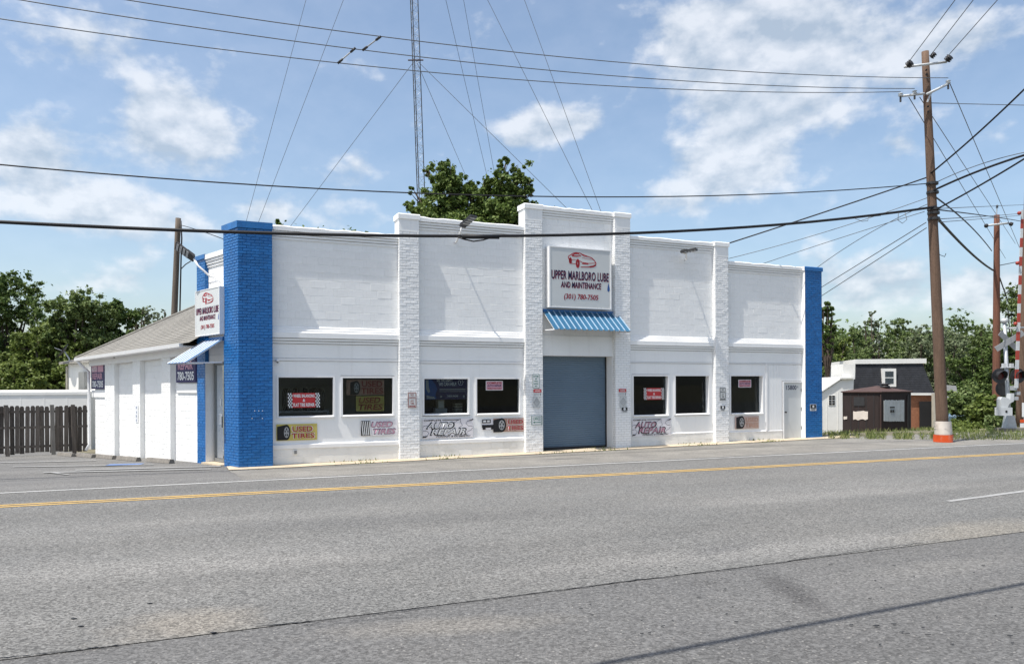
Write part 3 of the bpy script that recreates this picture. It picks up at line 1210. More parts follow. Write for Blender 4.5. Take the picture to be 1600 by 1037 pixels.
# small door at the right end
md0, md1 = fs(1222.5), fs(1254.2)
mdb, mdt = fz(1238, 687.2), fz(1238, 595.2)
MB().fbox(md0 - .0, md1, -WALL_T, -.06, mdt, mdt + .05).build('door_head', 'white_paint', shop)
fr = MB()
fr.fbox(md0, md0 + .05, -.09, .03, mdb - .1, mdt).fbox(md1 - .05, md1, -.09, .03, mdb - .1, mdt).fbox(md0 + .05, md1 - .05, -.09, .03, mdt - .055, mdt)
dfo = fr.build('door', 'white_trim', shop, label='grey white steel side door with house number')
MB().fbox(md0 + .055, md1 - .055, -.06, -.02, mdb + .01, mdt - .06).build('door_leaf', 'sign_face', dfo)
MB().lathe(FP(md0 + .13, -.02, (mdb + mdt) / 2 - .05), EN, [(0, .02), (.03, .012), (.04, .03), (.07, .03), (.08, .01)], 10).build('door_knob', 'dark_steel', dfo, smooth=True)
for zf_ in (.18, .5, .82):
    z = mdb + (mdt - mdb) * zf_
    MB().lathe(FP(md1 - .06, .0, z), UP, [(0, .014), (.11, .014)], 8).build('hinge', 'grey_aluminium', dfo)
dw = md1 - md0
text('house_number', '15800', 'ink_navy', dfo, FP(md0 + .20 * dw, -.015, mdt - .31), ES, UP, dw * .50, .16, bold=.01)
text('house_number', 'A', 'ink_navy', dfo, FP(md0 + .735 * dw, -.015, mdt - .25), ES, UP, dw * .06, .09)
MB().fbox(md0, md1, -WALL_T, .2, mdb - .2, mdb + .004).build('door_step', 'concrete', shop)

# corner pillar (blue), both visible faces
zc = Z_CORNER - .17
T_P = .89
fr = MB()
poly = [CO, FP(S_C1, PIL_P, 0), FP(S_C1, -.25, 0), SP(T_P, -.45, 0), SP(T_P, 0, 0)]
core = MB()
ins = .005
core.extrude([np.array([p[0], p[1], G0]) for p in [CO + (ES - EM * 0 - EN) * 0.012, FP(S_C1, PIL_P - ins, 0), FP(S_C1, -.25, 0), SP(T_P, -.45, 0), SP(T_P, -ins, 0)]], (0, 0, zc - G0))
pc = core.build('pillar', 'blue_mortar', shop)
mb = MB()
brick_face(mb, FP, S_C0, S_C1, -.2, zc, PIL_P, seed=1, course=.074, length=.21)
brick_face(mb, SP, 0.0, T_P, -.2, zc, 0.0, seed=2, course=.074, length=.21)
mb.build('bricks', 'blue_brick', pc, kind='stuff')
cap = MB()
e = .035
c4 = [CO - ES * e * .8 + EN * e, FP(S_C1 + e * .3, PIL_P + e, 0), FP(S_C1 + e * .3, -.28, 0), SP(T_P + e, -.48, 0), SP(T_P + e, e, 0)]
cap.extrude([np.array([p[0], p[1], zc]) for p in c4], (0, 0, .17))
cap.build('pillar_cap', 'blue_brick', pc)
for i, (dx, dz) in enumerate(((398, 641.6), (404.5, 641.6), (410, 641.6), (394, 653.5), (410, 653.5))):
    s_, z_ = fpix(dx, dz, PIL_P)
    MB().lathe(FP(s_, PIL_P, z_), EN, [(0, .012), (.015, .010)], 6).build('anchor_bolt', 'ink_white', pc)

# side front between the corner pillar and the far blue pillar
T_F0, T_F1 = spix(321.0, 640)[0], spix(308.0, 640)[0]
Z_SIDE = spix(330, 395.2)[1]
GS = -.35
zdoor = spix(340, 566, -.24)[1]
far = MB().sbox(T_F0, T_F1, -.5, -.005, GS, Z_SIDE - .1).build('pillar', 'blue_mortar', shop)
mb = MB()
brick_face(mb, SP, T_F0, T_F1, GS, Z_SIDE - .1, 0.0, seed=5)
RP = lambda a, n, z: SP(T_F0 - n, -a, z)
brick_face(mb, RP, 0.0, .1, zdoor, Z_SIDE - .1, .003, length=.11, seed=6)
mb.build('bricks', 'blue_brick', far, kind='stuff')
MB().sbox(T_F0 - .03, T_F1 + .03, -.52, .03, Z_SIDE - .1, Z_SIDE + .02).build('pillar_cap', 'blue_brick', far)
sw = MB().sbox(T_P, T_F0, -.5, -.12, zdoor, Z_SIDE - .35).build('block_wall', 'mortar', shop)
block_wall(sw, SP, math.atan2(ET[1], ET[0]), T_P, T_F0, zdoor, Z_SIDE - .35, -.10, 'white_block', single=False, seed=70)
fr = MB()
for i, n in enumerate((-.02, -.045, -.07)):
    fr.sbox(T_P, T_F0, -.5, n, Z_SIDE - .13 - (i + 1) * .072, Z_SIDE - .13 - i * .072 - .013)
fr.build('frieze', 'white_paint', shop)
MB().sbox(T_P, T_F0, -.55, .01, Z_SIDE - .13, Z_SIDE).build('parapet_coping', 'white_paint', shop)
# entrance
mb = MB()
RP2 = lambda a, n, z: SP(T_F0 - .002 - n, -a, z)
brick_face(mb, RP2, .004, .30, GS, zdoor, .004, length=.2, seed=8)
mb.build('reveal_bricks', 'white_brick', shop, kind='stuff')
MB().sbox(T_F0 - .006, T_F0 - .0005, -.5, -.002, GS, zdoor).build('reveal_backing', 'white_paint', shop)
ent = MB()
dz0 = float(ground(*SP(1.5, 0, 0)[:2])) + .03
fw = .05
tA, tB = T_P + .01, T_F0 - .06
for t in (tA, (tA + tB) / 2 - .12, tB - fw):
    ent.sbox(t, t + fw, -.29, -.21, dz0, zdoor - .02)
ent.sbox(tA, tB, -.29, -.21, zdoor - .08, zdoor - .02)
ent.sbox(tA, tB, -.29, -.21, dz0, dz0 + .10)
ent.sbox(tA, (tA + tB) / 2 - .12, -.29, -.21, dz0 + 2.06, dz0 + 2.12)
eo = ent.build('entrance_door', 'grey_aluminium', shop)
MB().sbox(tA + fw, tB - fw, -.255, -.245, dz0 + .10, zdoor - .08).build('pane', 'window_glass', eo)
tq = (tA + tB) / 2
MB().sbox(tq + .08, tq + .26, -.242, -.238, dz0 + 1.02, dz0 + 1.32).build('notice', 'ink_white', eo)
MB().sbox(tq + .16, tq + .24, -.242, -.238, dz0 + 1.52, dz0 + 1.72).build('notice', 'ink_white', eo)
MB().sbox(tA + .10, tA + .32, -.242, -.238, dz0 + 1.32, dz0 + 1.60).build('notice', 'ink_white', eo)
text('lettering', 'E', 'ink_red', eo, SP(tA + .34, -.236, dz0 + 1.95), -ET, UP, .16, .22, bold=.02)
MB().lathe(SP(tq - .02, -.19, dz0 + .95), UP, [(0, .015), (.3, .015)], 8).build('pull_handle', 'dark_steel', eo)
MB().sbox(T_P, T_F0, -.5, .12, GS, dz0 - .01).build('door_step', 'concrete', shop)

# roof deck, hidden walls and the dark room behind the panes
S_R = S_E1
back = 9.0
ring = [FP(S_C1 - .4, -.29, 0), FP(S_R - .02, -.29, 0), FP(S_R - .02, -back, 0), FP(-1.2, -back, 0), SP(T_F1 - .05, -.52, 0), SP(T_P + .2, -.55, 0)]
mb = MB()
mb.extrude([p + UP * 4.55 for p in ring], (0, 0, .2))
mb.build('roof', 'dark_shingle', shop)
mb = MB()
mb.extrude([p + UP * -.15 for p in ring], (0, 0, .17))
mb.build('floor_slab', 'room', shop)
MB().fbox(S_R - .25, S_R - .03, -back, -.30, G0 - .4, 4.9).build('end_wall', 'side_white', shop)
MB().fbox(-1.2, S_R - .25, -back - .2, -back, G0 - .6, 4.9).build('rear_wall', 'side_white', shop)
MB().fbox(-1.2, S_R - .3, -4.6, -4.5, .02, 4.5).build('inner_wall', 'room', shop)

# ------------------------------------------------------------------ the low rear building with the hipped roof
T_A, T_B = T_F1, spix(143.5, 640)[0]
zA, zB = spix(300, 541)[1], spix(143.5, 562)[1]
print('side', T_F0, T_F1, T_B, zA, zB, 'groundB', ground(*SP(T_B, 0, 0)[:2]))
rear = thing('block_annex', 'low white block building with grey hipped shingle roof behind the corner shop', 'building',
             SP((T_A + T_B) / 2, 0, float(ground(*SP((T_A + T_B) / 2, 0, 0)[:2]))))
MBK = -.10
ROTS = math.atan2(ET[1], ET[0])
DEP = 10.0


def eave(t):
    return zA + (zB - zA) * (t - T_A) / (T_B - T_A)


core = MB()
core.hexa([SP(T_A, -DEP, -1.2), SP(T_A, MBK - .02, -1.2), SP(T_B, MBK - .02, -1.2), SP(T_B, -DEP, -1.2),
           SP(T_A, -DEP, zA), SP(T_A, MBK - .02, zA), SP(T_B, MBK - .02, zB), SP(T_B, -DEP, zB)])
wl = core.build('wall', 'side_white', rear)
pil_px = [(144.5, 146.0), (165.5, 180.5), (209, 220.5), (254, 268)]
edges = [T_A]
pil_t = [tuple(sorted((spix(a, 640)[0], spix(b, 640)[0]))) for a, b in pil_px]
pil_t = sorted(pil_t[1:])
cur = T_A
panels = []
for (a, b) in pil_t:
    panels.append((cur, a))
    pb = MB()
    pcore = MB().hexa([SP(a, MBK - .02, -.9), SP(a, .03, -.9), SP(b, .03, -.9), SP(b, MBK - .02, -.9),
                       SP(a, MBK - .02, eave(a)), SP(a, .03, eave(a)), SP(b, .03, eave(b)), SP(b, MBK - .02, eave(b))]).build('pilaster', 'side_white', rear)
    brick_face(pb, SP, a, b, -.7, min(eave(a), eave(b)), .036, length=.21, seed=int(a * 10), rough=.002)
    pb.build('bricks', 'side_white', pcore, kind='stuff')
    cur = b
panels.append((cur, T_B))
for i, (a, b) in enumerate(panels):
    block_wall(wl, SP, ROTS, a, b, -.72, min(eave(a), eave(b)) - .02, MBK - .014, 'side_white', single=False, seed=80 + i, gap=.009)
# eave board, gutter, downpipe
OV = .38
fb = MB()
fb.hexa([SP(T_A, MBK, zA - .24), SP(T_A, .07, zA - .24), SP(T_B + .1, .07, zB - .24), SP(T_B + .1, MBK, zB - .24),
         SP(T_A, MBK, zA), SP(T_A, .07, zA), SP(T_B + .1, .07, zB), SP(T_B + .1, MBK, zB)])
fb.build('eave_board', 'white_trim', rear)
g = MB()
g.hexa([SP(T_A, .07, zA - .03), SP(T_A, OV, zA - .03), SP(T_B + OV, OV, zB - .03), SP(T_B + OV, .07, zB - .03),
        SP(T_A, .07, zA), SP(T_A, OV, zA), SP(T_B + OV, OV, zB), SP(T_B + OV, .07, zB)])
g.build('soffit', 'white_trim', rear)
g = MB()
g.hexa([SP(T_A, OV, zA - .06), SP(T_A, OV + .10, zA - .04), SP(T_B + OV, OV + .10, zB - .04), SP(T_B + OV, OV, zB - .06),
        SP(T_A, OV, zA + .06), SP(T_A, OV + .12, zA + .06), SP(T_B + OV, OV + .12, zB + .06), SP(T_B + OV, OV, zB + .06)])
g.build('gutter', 'white_trim', rear)
gB = float(ground(*SP(T_B, 0, 0)[:2]))
MB().tube([SP(T_B + .30, .40, zB - .02), SP(T_B + .22, .30, zB - .2), SP(T_B + .12, .07, zB - .45), SP(T_B + .12, .05, gB + .35), SP(T_B + .16, .16, gB + .12)], .055, 8).build('downpipe', 'white_trim', rear, smooth=True)
# hip roof in overlapping courses
RW = DEP / 2
PITCH = .62
rz = lambda t, zc_: zc_ + (RW + OV) * PITCH
E1, E2 = SP(T_A - .6, OV + .06, zA + .05 + .0), SP(T_B + OV, OV + .06, zB + .05)
E3, E4 = SP(T_B + OV, -DEP - OV, zB + .05), SP(T_A - .6, -DEP - OV, zA + .05)
zr = (zA + zB) / 2 + (RW + OV) * PITCH
R2 = SP(T_B - RW, -RW, zr - .1)
R1 = SP(T_A + .4, -RW, zr)
R1 = SP(T_A + 1.6, -RW, zr)


def courses(mb, a, b, c_, d, k):
    """stepped strips from eave a-b up to ridge d-c_"""
    a, b, c_, d = map(np.asarray, (a, b, c_, d))
    nrm = np.cross(b - a, d - a)
    nrm = nrm / np.linalg.norm(nrm)
    if nrm[2] < 0:
        nrm = -nrm
    for i in range(k):
        q0, q1 = i / k, (i + 1) / k + .15 / k
        l0, r0 = a + (d - a) * q0, b + (c_ - b) * q0
        l1, r1 = a + (d - a) * q1, b + (c_ - b) * q1
        lift = nrm * .014
        mb.add([l0, r0, r0 + lift, l0 + lift, r1, l1], [(0, 1, 2, 3), (3, 2, 4, 5)])


rf = MB()
courses(rf, E1, E2, R2, SP(T_A - .6, -RW, zr), 44)
courses(rf, E2, E3, R2, R2, 40)
courses(rf, E3, E4, SP(T_A - .6, -RW, zr), R2, 30)
ro = rf.build('roof', 'shingle', rear)
hip = MB()
hip.tube([E2 + UP * .02, R2 + UP * .03], .05, 6)
hip.build('hip_cap', 'shingle', ro)
# covered windows
for i, (xa, xb, ya, yb, yc, yd) in enumerate(((144.5, 165.0, 568.5, 564.8, 608.2, 606.8), (277.5, 308, 545.8, 541.5, 598, 596.6))):
    ta, z1 = spix(xb, (yb), MBK)
    tb, z1b = spix(xa, (ya), MBK)
    z0 = spix(xa, yc, MBK)[1] * .5 + .5 * spix(xb, yd, MBK)[1]
    z1 = min(z1, z1b)
    w = tb - ta
    win = MB().sbox(ta, tb, MBK, MBK + .05, z0, z1)
    wo = tag(win.build('window_banner', 'banner_navy', origin=SP(tb, MBK, z0)),
             ('navy and pink window banner beside the downpipe on the annex wall', 'navy and pink window banner half hidden under the small side awning')[i], 'banner', 'banners on the annex windows')
    h = z1 - z0
    o_ = SP(tb, MBK + .054, z0)
    for j in range(2):
        MB().add([o_ - ET * w * (.06 + .46 * j) + UP * h * .66, o_ - ET * w * (.48 + .46 * j) + UP * h * .66,
                  o_ - ET * w * (.48 + .46 * j) + UP * h * .92, o_ - ET * w * (.06 + .46 * j) + UP * h * .92], [(0, 1, 2, 3)]).build('print_panel', 'ink_pink', wo)
    text('lettering', 'AUTO', 'ink_white', wo, o_ - ET * w * .10 + UP * h * .70 + EM * .004, -ET, UP, w * .34, h * .16, bold=.02)
    text('lettering', 'REPAIR', 'ink_pink', wo, o_ - ET * w * .12 + UP * h * .38 + EM * .004, -ET, UP, w * .76, h * .24, bold=.03)
    text('lettering', '780-7505', 'ink_white', wo, o_ - ET * w * .09 + UP * h * .06 + EM * .004, -ET, UP, w * .84, h * .26, bold=.03)
    MB().sbox(ta - .02, tb + .02, MBK, MBK + .025, z0 - .30, z0 - .04).build('window_sill', 'side_white', rear)
# vertical notice on the wall and a camera under the eave
tn, zn = spix(213.5, 646.5, .05)
no = tag(MB().sbox(tn - .13, tn + .13, .042, .05, zn - .28, zn + .28).build('wall_notice', 'ink_white', origin=SP(tn, .05, zn - .28)),
         'small white vertical notice with blue marks on a brick pilaster', 'sign')
for j, ch in enumerate(('P', 'A', 'R', 'K')):
    text('lettering', ch, 'ink_blue', no, SP(tn + .05, .054, zn + .15 - .135 * j), -ET, UP, .09, .09)
tn, zn = spix(178, 557, .1)
wc = thing('wall_camera', 'small dark camera under the annex eave', 'camera', SP(tn, .02, zn))
MB().lathe(SP(tn, .02, zn), EM, [(0, .05), (.04, .05), (.08, .045), (.11, .03)], 10).build('housing', 'dark_steel', wc, smooth=True)
MB().sbox(tn - .05, tn + .05, -.1, .02, zn - .05, zn + .05).build('bracket', 'white_trim', wc)


# ------------------------------------------------------------------ sign boxes
def shop_sign(P, ex, en, s0, s1, z0, z1, n0, n1, label, mirror=False):
    w, h = abs(s1 - s0), z1 - z0
    root = thing('sign_box', label, 'sign', P((s0 + s1) / 2, n0, z0))
    a, b = min(s0, s1), max(s0, s1)
    MB().fbox(a, b, n0, n1, z0, z1, P).build('cabinet', 'white_trim', root)
    sl = a if not mirror else b

    def q(u, v, d=.006):       # u from the reader's left, v from the top
        return P(sl + (u * w if not mirror else -u * w), n1 + d, z1 - v * h)
    e = .018
    MB().add([q(e, 1 - e, .002), q(1 - e, 1 - e, .002), q(1 - e, e, .002), q(e, e, .002)], [(0, 1, 2, 3)]).build('face', 'sign_face', root)
    fr = MB()
    for (u0, v0, u1, v1) in ((0, 0, e, 1), (1 - e, 0, 1, 1), (e, 0, 1 - e, e * .8), (e, 1 - e * .8, 1 - e, 1)):
        p4 = [q(u0, v1, .001), q(u1, v1, .001), q(u1, v0, .001), q(u0, v0, .001)]
        fr.extrude(p4, en * .012)
    fr.build('frame', 'white_trim', root)
    for (s, u0, u1, v0, v1, sh) in (('UPPER MARLBORO LUBE', .035, .955, .385, .53, .06), ('AND MAINTENANCE', .18, .83, .565, .665, .15), ('(301) 780-7505', .235, .785, .765, .875, .12)):
        big = s[0] != '('
        if big:
            text('lettering_edge', s, 'ink_red', root, q(u0 + .006, v1 + .008, .005), ex, UP, (u1 - u0) * w, (v1 - v0) * h, shear=sh, bold=.014, spacing=1.04)
            text('lettering', s, 'ink_navy', root, q(u0, v1, .008), ex, UP, (u1 - u0) * w, (v1 - v0) * h, shear=sh, bold=.014, spacing=1.04)
        else:
            text('lettering_edge', s, 'ink_navy', root, q(u0 - .004, v1 + .003, .005), ex, UP, (u1 - u0) * w, (v1 - v0) * h, shear=sh, bold=.01)
            text('lettering', s, 'ink_red', root, q(u0, v1, .008), ex, UP, (u1 - u0) * w, (v1 - v0) * h, shear=sh, bold=.008)

    def z2(x, y):          # drawing coordinates taken off the sign
        u = (x - 95) / 890
        return q(u, (y - (40 + 50 * u)) / (905 - 25 * u), .006)
    lines = [([(372, 230), (362, 205), (370, 185), (400, 165), (430, 143), (475, 132), (530, 140), (580, 163), (640, 185), (700, 207), (740, 245), (762, 285), (755, 310), (725, 330), (640, 342), (540, 345)], .016),
             ([(415, 180), (450, 150), (500, 146), (545, 180), (480, 186), (415, 180)], .022),
             ([(545, 150), (590, 185), (650, 188)], .012), ([(372, 230), (400, 240), (440, 235), (470, 240)], .010),
             ([(405, 292), (440, 297), (470, 300)], .012), ([(520, 250), (560, 275), (660, 288), (755, 282)], .012),
             ([(560, 292), (650, 296)], .02), ([(560, 205), (640, 225), (720, 230)], .008), ([(665, 340), (725, 330), (757, 308)], .03), ([(540, 345), (660, 345)], .014)]
    cb = MB()
    for pts, lw in lines:
        cb.ribbon([z2(*p) for p in pts], lw * w * .8, en)
    for (cx, cy, rx, ry) in ((497, 292, 20, 58), (393, 252, 13, 38)):
        for kk in (1.0, .62):
            cb.ribbon([z2(cx + kk * rx * math.cos(t), cy + kk * ry * math.sin(t)) for t in np.linspace(0, 6.28, 18)], .02 * w, en)
    cb.build('car_drawing', 'ink_red', root)
    MB().poly([z2(942, 575), z2(962, 650), z2(962, 685), z2(945, 706), z2(926, 690), z2(928, 650)][::-1]).build('oil_drop', 'ink_blue', root)
    return root


sgl, sgr = fs(858.5, .25), fs(955.5, .25)
sz1, sz0 = (fz(860.5, 385, .25) + fz(955, 390.8, .25)) / 2, (fz(863, 480.5, .25) + fz(955.7, 483.2, .25)) / 2
shop_sign(FP, ES, EN, sgl, sgr, sz0, sz1, .03, .25, 'grey sign box with red car drawing above the blue roller door')
ta, tb = spix(343.5, 490, .12)[0], spix(305.5, 490, .12)[0]
tz1, tz0 = (spix(305, 455.6, .12)[1] + spix(343.3, 447, .12)[1]) / 2, (spix(308, 526.3, .12)[1] + spix(344.5, 520.5, .12)[1]) / 2
shop_sign(SP, -ET, EM, ta, tb, tz0, tz1, -.09, .12, 'sunlit sign box with red car drawing over the corner entrance', mirror=True)


# ------------------------------------------------------------------ awnings
def awning(P, s0, s1, zt, zb, n0, n1, ribs, mat, rib_mat, label, rh, dark):
    root = thing('awning', label, 'awning', P((s0 + s1) / 2, n0, zb))
    mb = MB()
    prof = []
    w = (s1 - s0) / ribs
    for i in range(ribs):
        a = s0 + i * w
        prof += [(a, 0), (a + w * .62, 0), (a + w * .70, rh), (a + w * .92, rh)]
    prof.append((s1, 0))
    k = len(prof)
    vs = []
    for (n, z) in ((n0, zt), (n1, zb)):
        for d in (0, -.004):
            vs += [P(a, n, z + b + d) for a, b in prof]
    f = []
    for i in range(k - 1):
        f.append((i, i + 1, 2 * k + i + 1, 2 * k + i))
        f.append((k + i, 3 * k + i, 3 * k + i + 1, k + i + 1))
        f.append((2 * k + i, 2 * k + i + 1, 3 * k + i + 1, 3 * k + i))
    mb.add(vs, f)
    mb.build('canopy', mat, root)
    for i in range(ribs):
        a = s0 + i * w
        MB().hexa([P(a + w * .70, n0, zt + rh), P(a + w * .70, n1, zb + rh), P(a + w * .92, n1, zb + rh), P(a + w * .92, n0, zt + rh),
                   P(a + w * .72, n0, zt + rh + .006), P(a + w * .72, n1, zb + rh + .006), P(a + w * .90, n1, zb + rh + .006), P(a + w * .90, n0, zt + rh + .006)]).build('rib', rib_mat, root)
    for a in (s0 + .02, s1 - .02):
        MB().tube([P(a, .02, zb + .02), P(a, n1 - .05, zb - .01)], .018, 6).build('bracket', 'white_trim', root)
        MB().tube([P(a, .02, zt - .03), P(a, n1 - .03, zb - .012)], .014, 6).build('bracket', 'white_trim', root)
    MB().fbox(s0, s1, n0 - .03, n0 + .02, zt - .05, zt + .06, P).build('flashing', dark, root)
    return root


as0, as1 = fs(848.0), fs(965.0)
azt, azb = fz(905, 488), (fz(870, 514.5, .85) + fz(985, 516.8, .85)) / 2
awning(FP, as0, as1, azt, azb, .03, .80, 14, 'blue_metal', 'pale_metal', 'blue ribbed metal awning over the roller door', .028, 'blue_brick')
t0 = spix(351, 530, 0)[0]
t1 = spix(314, 531, 0)[0]
awning(SP, T_P + .02, T_F0 + .12, spix(332, 531)[1], spix(295, 566, .95)[1], .0, .98, 6, 'awning_blue', 'white_trim', 'pale blue metal awning over the corner entrance', .010, 'blue_brick')


# ------------------------------------------------------------------ floodlights
def floodlight(base, head, tilt_dir, label, panel=(.52, .27, .06), en=EN, roll=0.0):
    root = thing('floodlight', label, 'light', base, 'floodlights on the parapets')
    base, head = np.asarray(base), np.asarray(head)
    mid = base + (head - base) * .5 + UP * .05 + en * .18
    MB().tube([base, base + en * .12, mid, head], .028, 8).build('arm', 'white_trim', root, smooth=True)
    d = np.asarray(tilt_dir, float)
    d = d / np.linalg.norm(d)
    side = np.cross(d, UP)
    side = side / np.linalg.norm(side)
    nrm = np.cross(side, d)
    side, nrm = side * math.cos(roll) + nrm * math.sin(roll), nrm * math.cos(roll) - side * math.sin(roll)
    L_, W_, H_ = panel
    a = head
    pts = []
    for z in (-H_ / 2, H_ / 2):
        for (x, y) in ((0, -W_ / 2), (L_, -W_ / 2), (L_, W_ / 2), (0, W_ / 2)):
            sc = 1.0 if x else .8
            pts.append(a + d * x + side * y * sc + nrm * z)
    MB().hexa(pts).build('lamp_head', 'dark_steel', root)
    for i in range(4):
        x = L_ * (.28 + .18 * i)
        MB().hexa([a + d * (x + p) + side * q_ + nrm * z for z in (-H_ / 2 - .012, -H_ / 2 + .002) for (p, q_) in ((0, -W_ * .42), (L_ * .11, -W_ * .42), (L_ * .11, W_ * .42), (0, W_ * .42))]).build('led_strip', 'ink_grey', root)
    for i in range(5):
        y = W_ * (-.36 + .18 * i)
        MB().hexa([a + d * p + side * (y + q_) + nrm * z for z in (H_ / 2 - .002, H_ / 2 + .025) for (p, q_) in ((.03, -.008), (L_ * .45, -.008), (L_ * .45, .008), (.03, .008))]).build('cooling_fin', 'dark_steel', root)
    return root


s_, z_ = fpix(711, 379, 0)
sh, zh = fpix(722, 354, .5)
floodlight(FP(s_, 0, z_), FP(sh, .5, zh), ES * .35 + EN * .75 + UP * .42, 'black floodlight on white bent arm above the auto repair window')
s_, z_ = fpix(1069, 406, 0)
sh, zh = fpix(1064, 394, .3)
floodlight(FP(s_, 0, z_), FP(sh, .3, zh), ES * .62 + EN * .75 + UP * .10, 'black floodlight on short arm right of the centre bay')
t_, z_ = spix(334, 433, -.05)
th_, zh = spix(303, 404, .35)
floodlight(SP(t_, -.08, z_), SP(th_, .35, zh), ET * .55 + EM * .5 + UP * .55, 'black floodlight on curved arm above the corner entrance sign', en=EM, panel=(.62, .26, .06), roll=-.9)
t_, z_ = spix(341, 440, -.05)
cmo = thing('wall_camera', 'white bullet camera above the corner entrance sign', 'camera', SP(t_, -.08, z_))
MB().lathe(SP(t_, .02, z_), EM * .8 + ET * .5 - UP * .2, [(0, .05), (.16, .05), (.17, .04)], 10).build('housing', 'white_trim', cmo, smooth=True)
MB().sbox(t_ - .03, t_ + .03, -.09, .03, z_ - .03, z_ + .03).build('bracket', 'white_trim', cmo)
s_, z_ = fpix(433, 565, 0)
cmo = thing('wall_camera', 'small white dome camera beside the blue pillar over the first window', 'camera', FP(s_, 0, z_))
MB().lathe(FP(s_, 0, z_ + .03), EN, [(0, .04), (.07, .05), (.12, .03)], 10).build('housing', 'ink_white', cmo, smooth=True)
MB().lathe(FP(s_, .09, z_ - .005), -UP, [(0, .03), (.03, .02)], 8).build('lens', 'dark_steel', cmo)
s_, z_ = fpix(461.5, 706, .03)
so = thing('wall_socket', 'weatherproof outlet box low on the white base wall', 'outlet', FP(s_, .03, z_))
MB().fbox(s_ - .05, s_ + .05, .02, .06, z_ - .06, z_ + .06).build('box', 'white_base', so)
MB().fbox(s_ - .035, s_ + .035, .06, .068, z_ - .045, z_ + .045).build('cover', 'grey_aluminium', so)


# ------------------------------------------------------------------ banners and small signs
def sheet(name, x0, x1, y0, y1, n, mat, label, cat, group=None, wave=.0015, pinned=.012):
    """thin banner hung n in front of the wall; returns root and a (u, v) -> point map"""
    xm = (x0 + x1) / 2
    s0, s1 = fs(x0, n), fs(x1, n)
    z1, z0 = fz(xm, y0, n), fz(xm, y1, n)
    root = thing(name, label, cat, FP((s0 + s1) / 2, n, z0), group)
    k = 12
    vs = []
    rd = random.Random(int(x0))
    ph = rd.uniform(0, 6)

    def q(u, v, d=0.0):
        wv = wave * math.sin(7 * u + ph) * (v * .8 + .2)
        return FP(s0 + (s1 - s0) * u, n + wv + d, z1 - (z1 - z0) * v)
    for i in range(k + 1):
        for v in (0, .5, 1):
            vs.append(q(i / k, v))
    f = [(3 * i + j, 3 * i + j + 1, 3 * i + j + 4, 3 * i + j + 3) for i in range(k) for j in range(2)]
    b = len(vs)
    vs += [np.asarray(p) - EN * .003 for p in vs]
    f += [tuple(b + i for i in reversed(g_)) for g_ in list(f)]
    MB().add(vs, f).build('panel', mat, root)
    return root, q, s1 - s0, z1 - z0


def qtext(root, q, w, h, s, mat, u0, u1, v0, v1, d=.012, **k):
    text('lettering', s, mat, root, q(u0, v1, d), ES, UP, (u1 - u0) * w, (v1 - v0) * h, **k)


def qrect(root, q, name, mat, u0, u1, v0, v1, d=.009):
    MB().add([q(u0, v1, d), q(u1, v1, d), q(u1, v0, d), q(u0, v0, d)], [(0, 1, 2, 3)]).build(name, mat, root)


def qtyre(root, q, w, h, cu, cv, ru, rv, tread=True, ink='ink_black', hub='ink_grey', tw=1.6):
    c0 = q(cu, cv, .010)
    if tread:
        MB().poly([q(cu - ru * tw, cv - rv * .75, .008), q(cu, cv - rv, .008), q(cu, cv + rv, .008), q(cu - ru * tw, cv + rv, .008)][::-1]).build('tyre_tread', ink, root)
    MB().disc(c0, ES, UP, ru * w, rv * h).build('tyre_print', ink, root)
    MB().disc(q(cu, cv, .013), ES, UP, ru * w * .66, rv * h * .70).build('wheel_print', hub, root)
    for i in range(5):
        a = i * 2 * math.pi / 5 + .3
        MB().disc(q(cu, cv, .016) + ES * ru * w * .38 * math.cos(a) + UP * rv * h * .42 * math.sin(a), ES, UP, ru * w * .15, rv * h * .17, 8).build('wheel_print', ink, root)


# used tyre banners under and behind the windows
r_, q, w, h = sheet('tyre_banner', 431.3, 495, 662.0, 687.5, .03, 'banner_yellow', 'yellow used tires banner next to the blue pillar', 'banner', 'used tire banners')
qtyre(r_, q, w, h, .245, .5, .095, .47, tw=2.4)
qtext(r_, q, w, h, 'USED', 'ink_white', .37, .90, .12, .50, bold=.022)
qtext(r_, q, w, h, 'USED', 'ink_red', .385, .885, .14, .48, d=.016, bold=.012)
qtext(r_, q, w, h, 'TIRES', 'ink_white', .35, .95, .55, .90, bold=.022)
qtext(r_, q, w, h, 'TIRES', 'ink_red', .365, .935, .57, .88, d=.016, bold=.012)
r_, q, w, h = sheet('tyre_banner', 563.5, 621, 656.2, 680.2, .03, 'banner_white', 'white used tires banner with black tread stripes at one end', 'banner', 'used tire banners', wave=.002)
qrect(r_, q, 'tread_print', 'ink_black', .0, .25, .02, .98)
for i in range(5):
    u = .01 + .05 * i
    MB().poly([q(u, .05, .013), q(u + .018, .05, .013), q(u + .06, .95, .013), q(u + .035, .95, .013)][::-1]).build('tread_print', 'ink_white', r_)
qtext(r_, q, w, h, 'USED', 'ink_navy', .27, .86, .08, .46, shear=.25, bold=.03)
qtext(r_, q, w, h, 'USED', 'ink_pink', .28, .85, .12, .43, d=.017, shear=.25, bold=.012)
qtext(r_, q, w, h, 'TIRES', 'ink_navy', .32, .95, .54, .92, shear=.25, bold=.03)
qtext(r_, q, w, h, 'TIRES', 'ink_pink', .33, .94, .58, .88, d=.017, shear=.25, bold=.012)
r_, q, w, h = sheet('tyre_banner', 770.5, 819, 653.0, 674.0, .03, 'banner_brown', 'brown red used tires banner half torn beside the auto repair banner', 'banner', 'used tire banners')
qtyre(r_, q, w, h, .26, .5, .14, .52, tw=1.9)
qtext(r_, q, w, h, 'USED', 'ink_white', .44, .97, .08, .48, bold=.022)
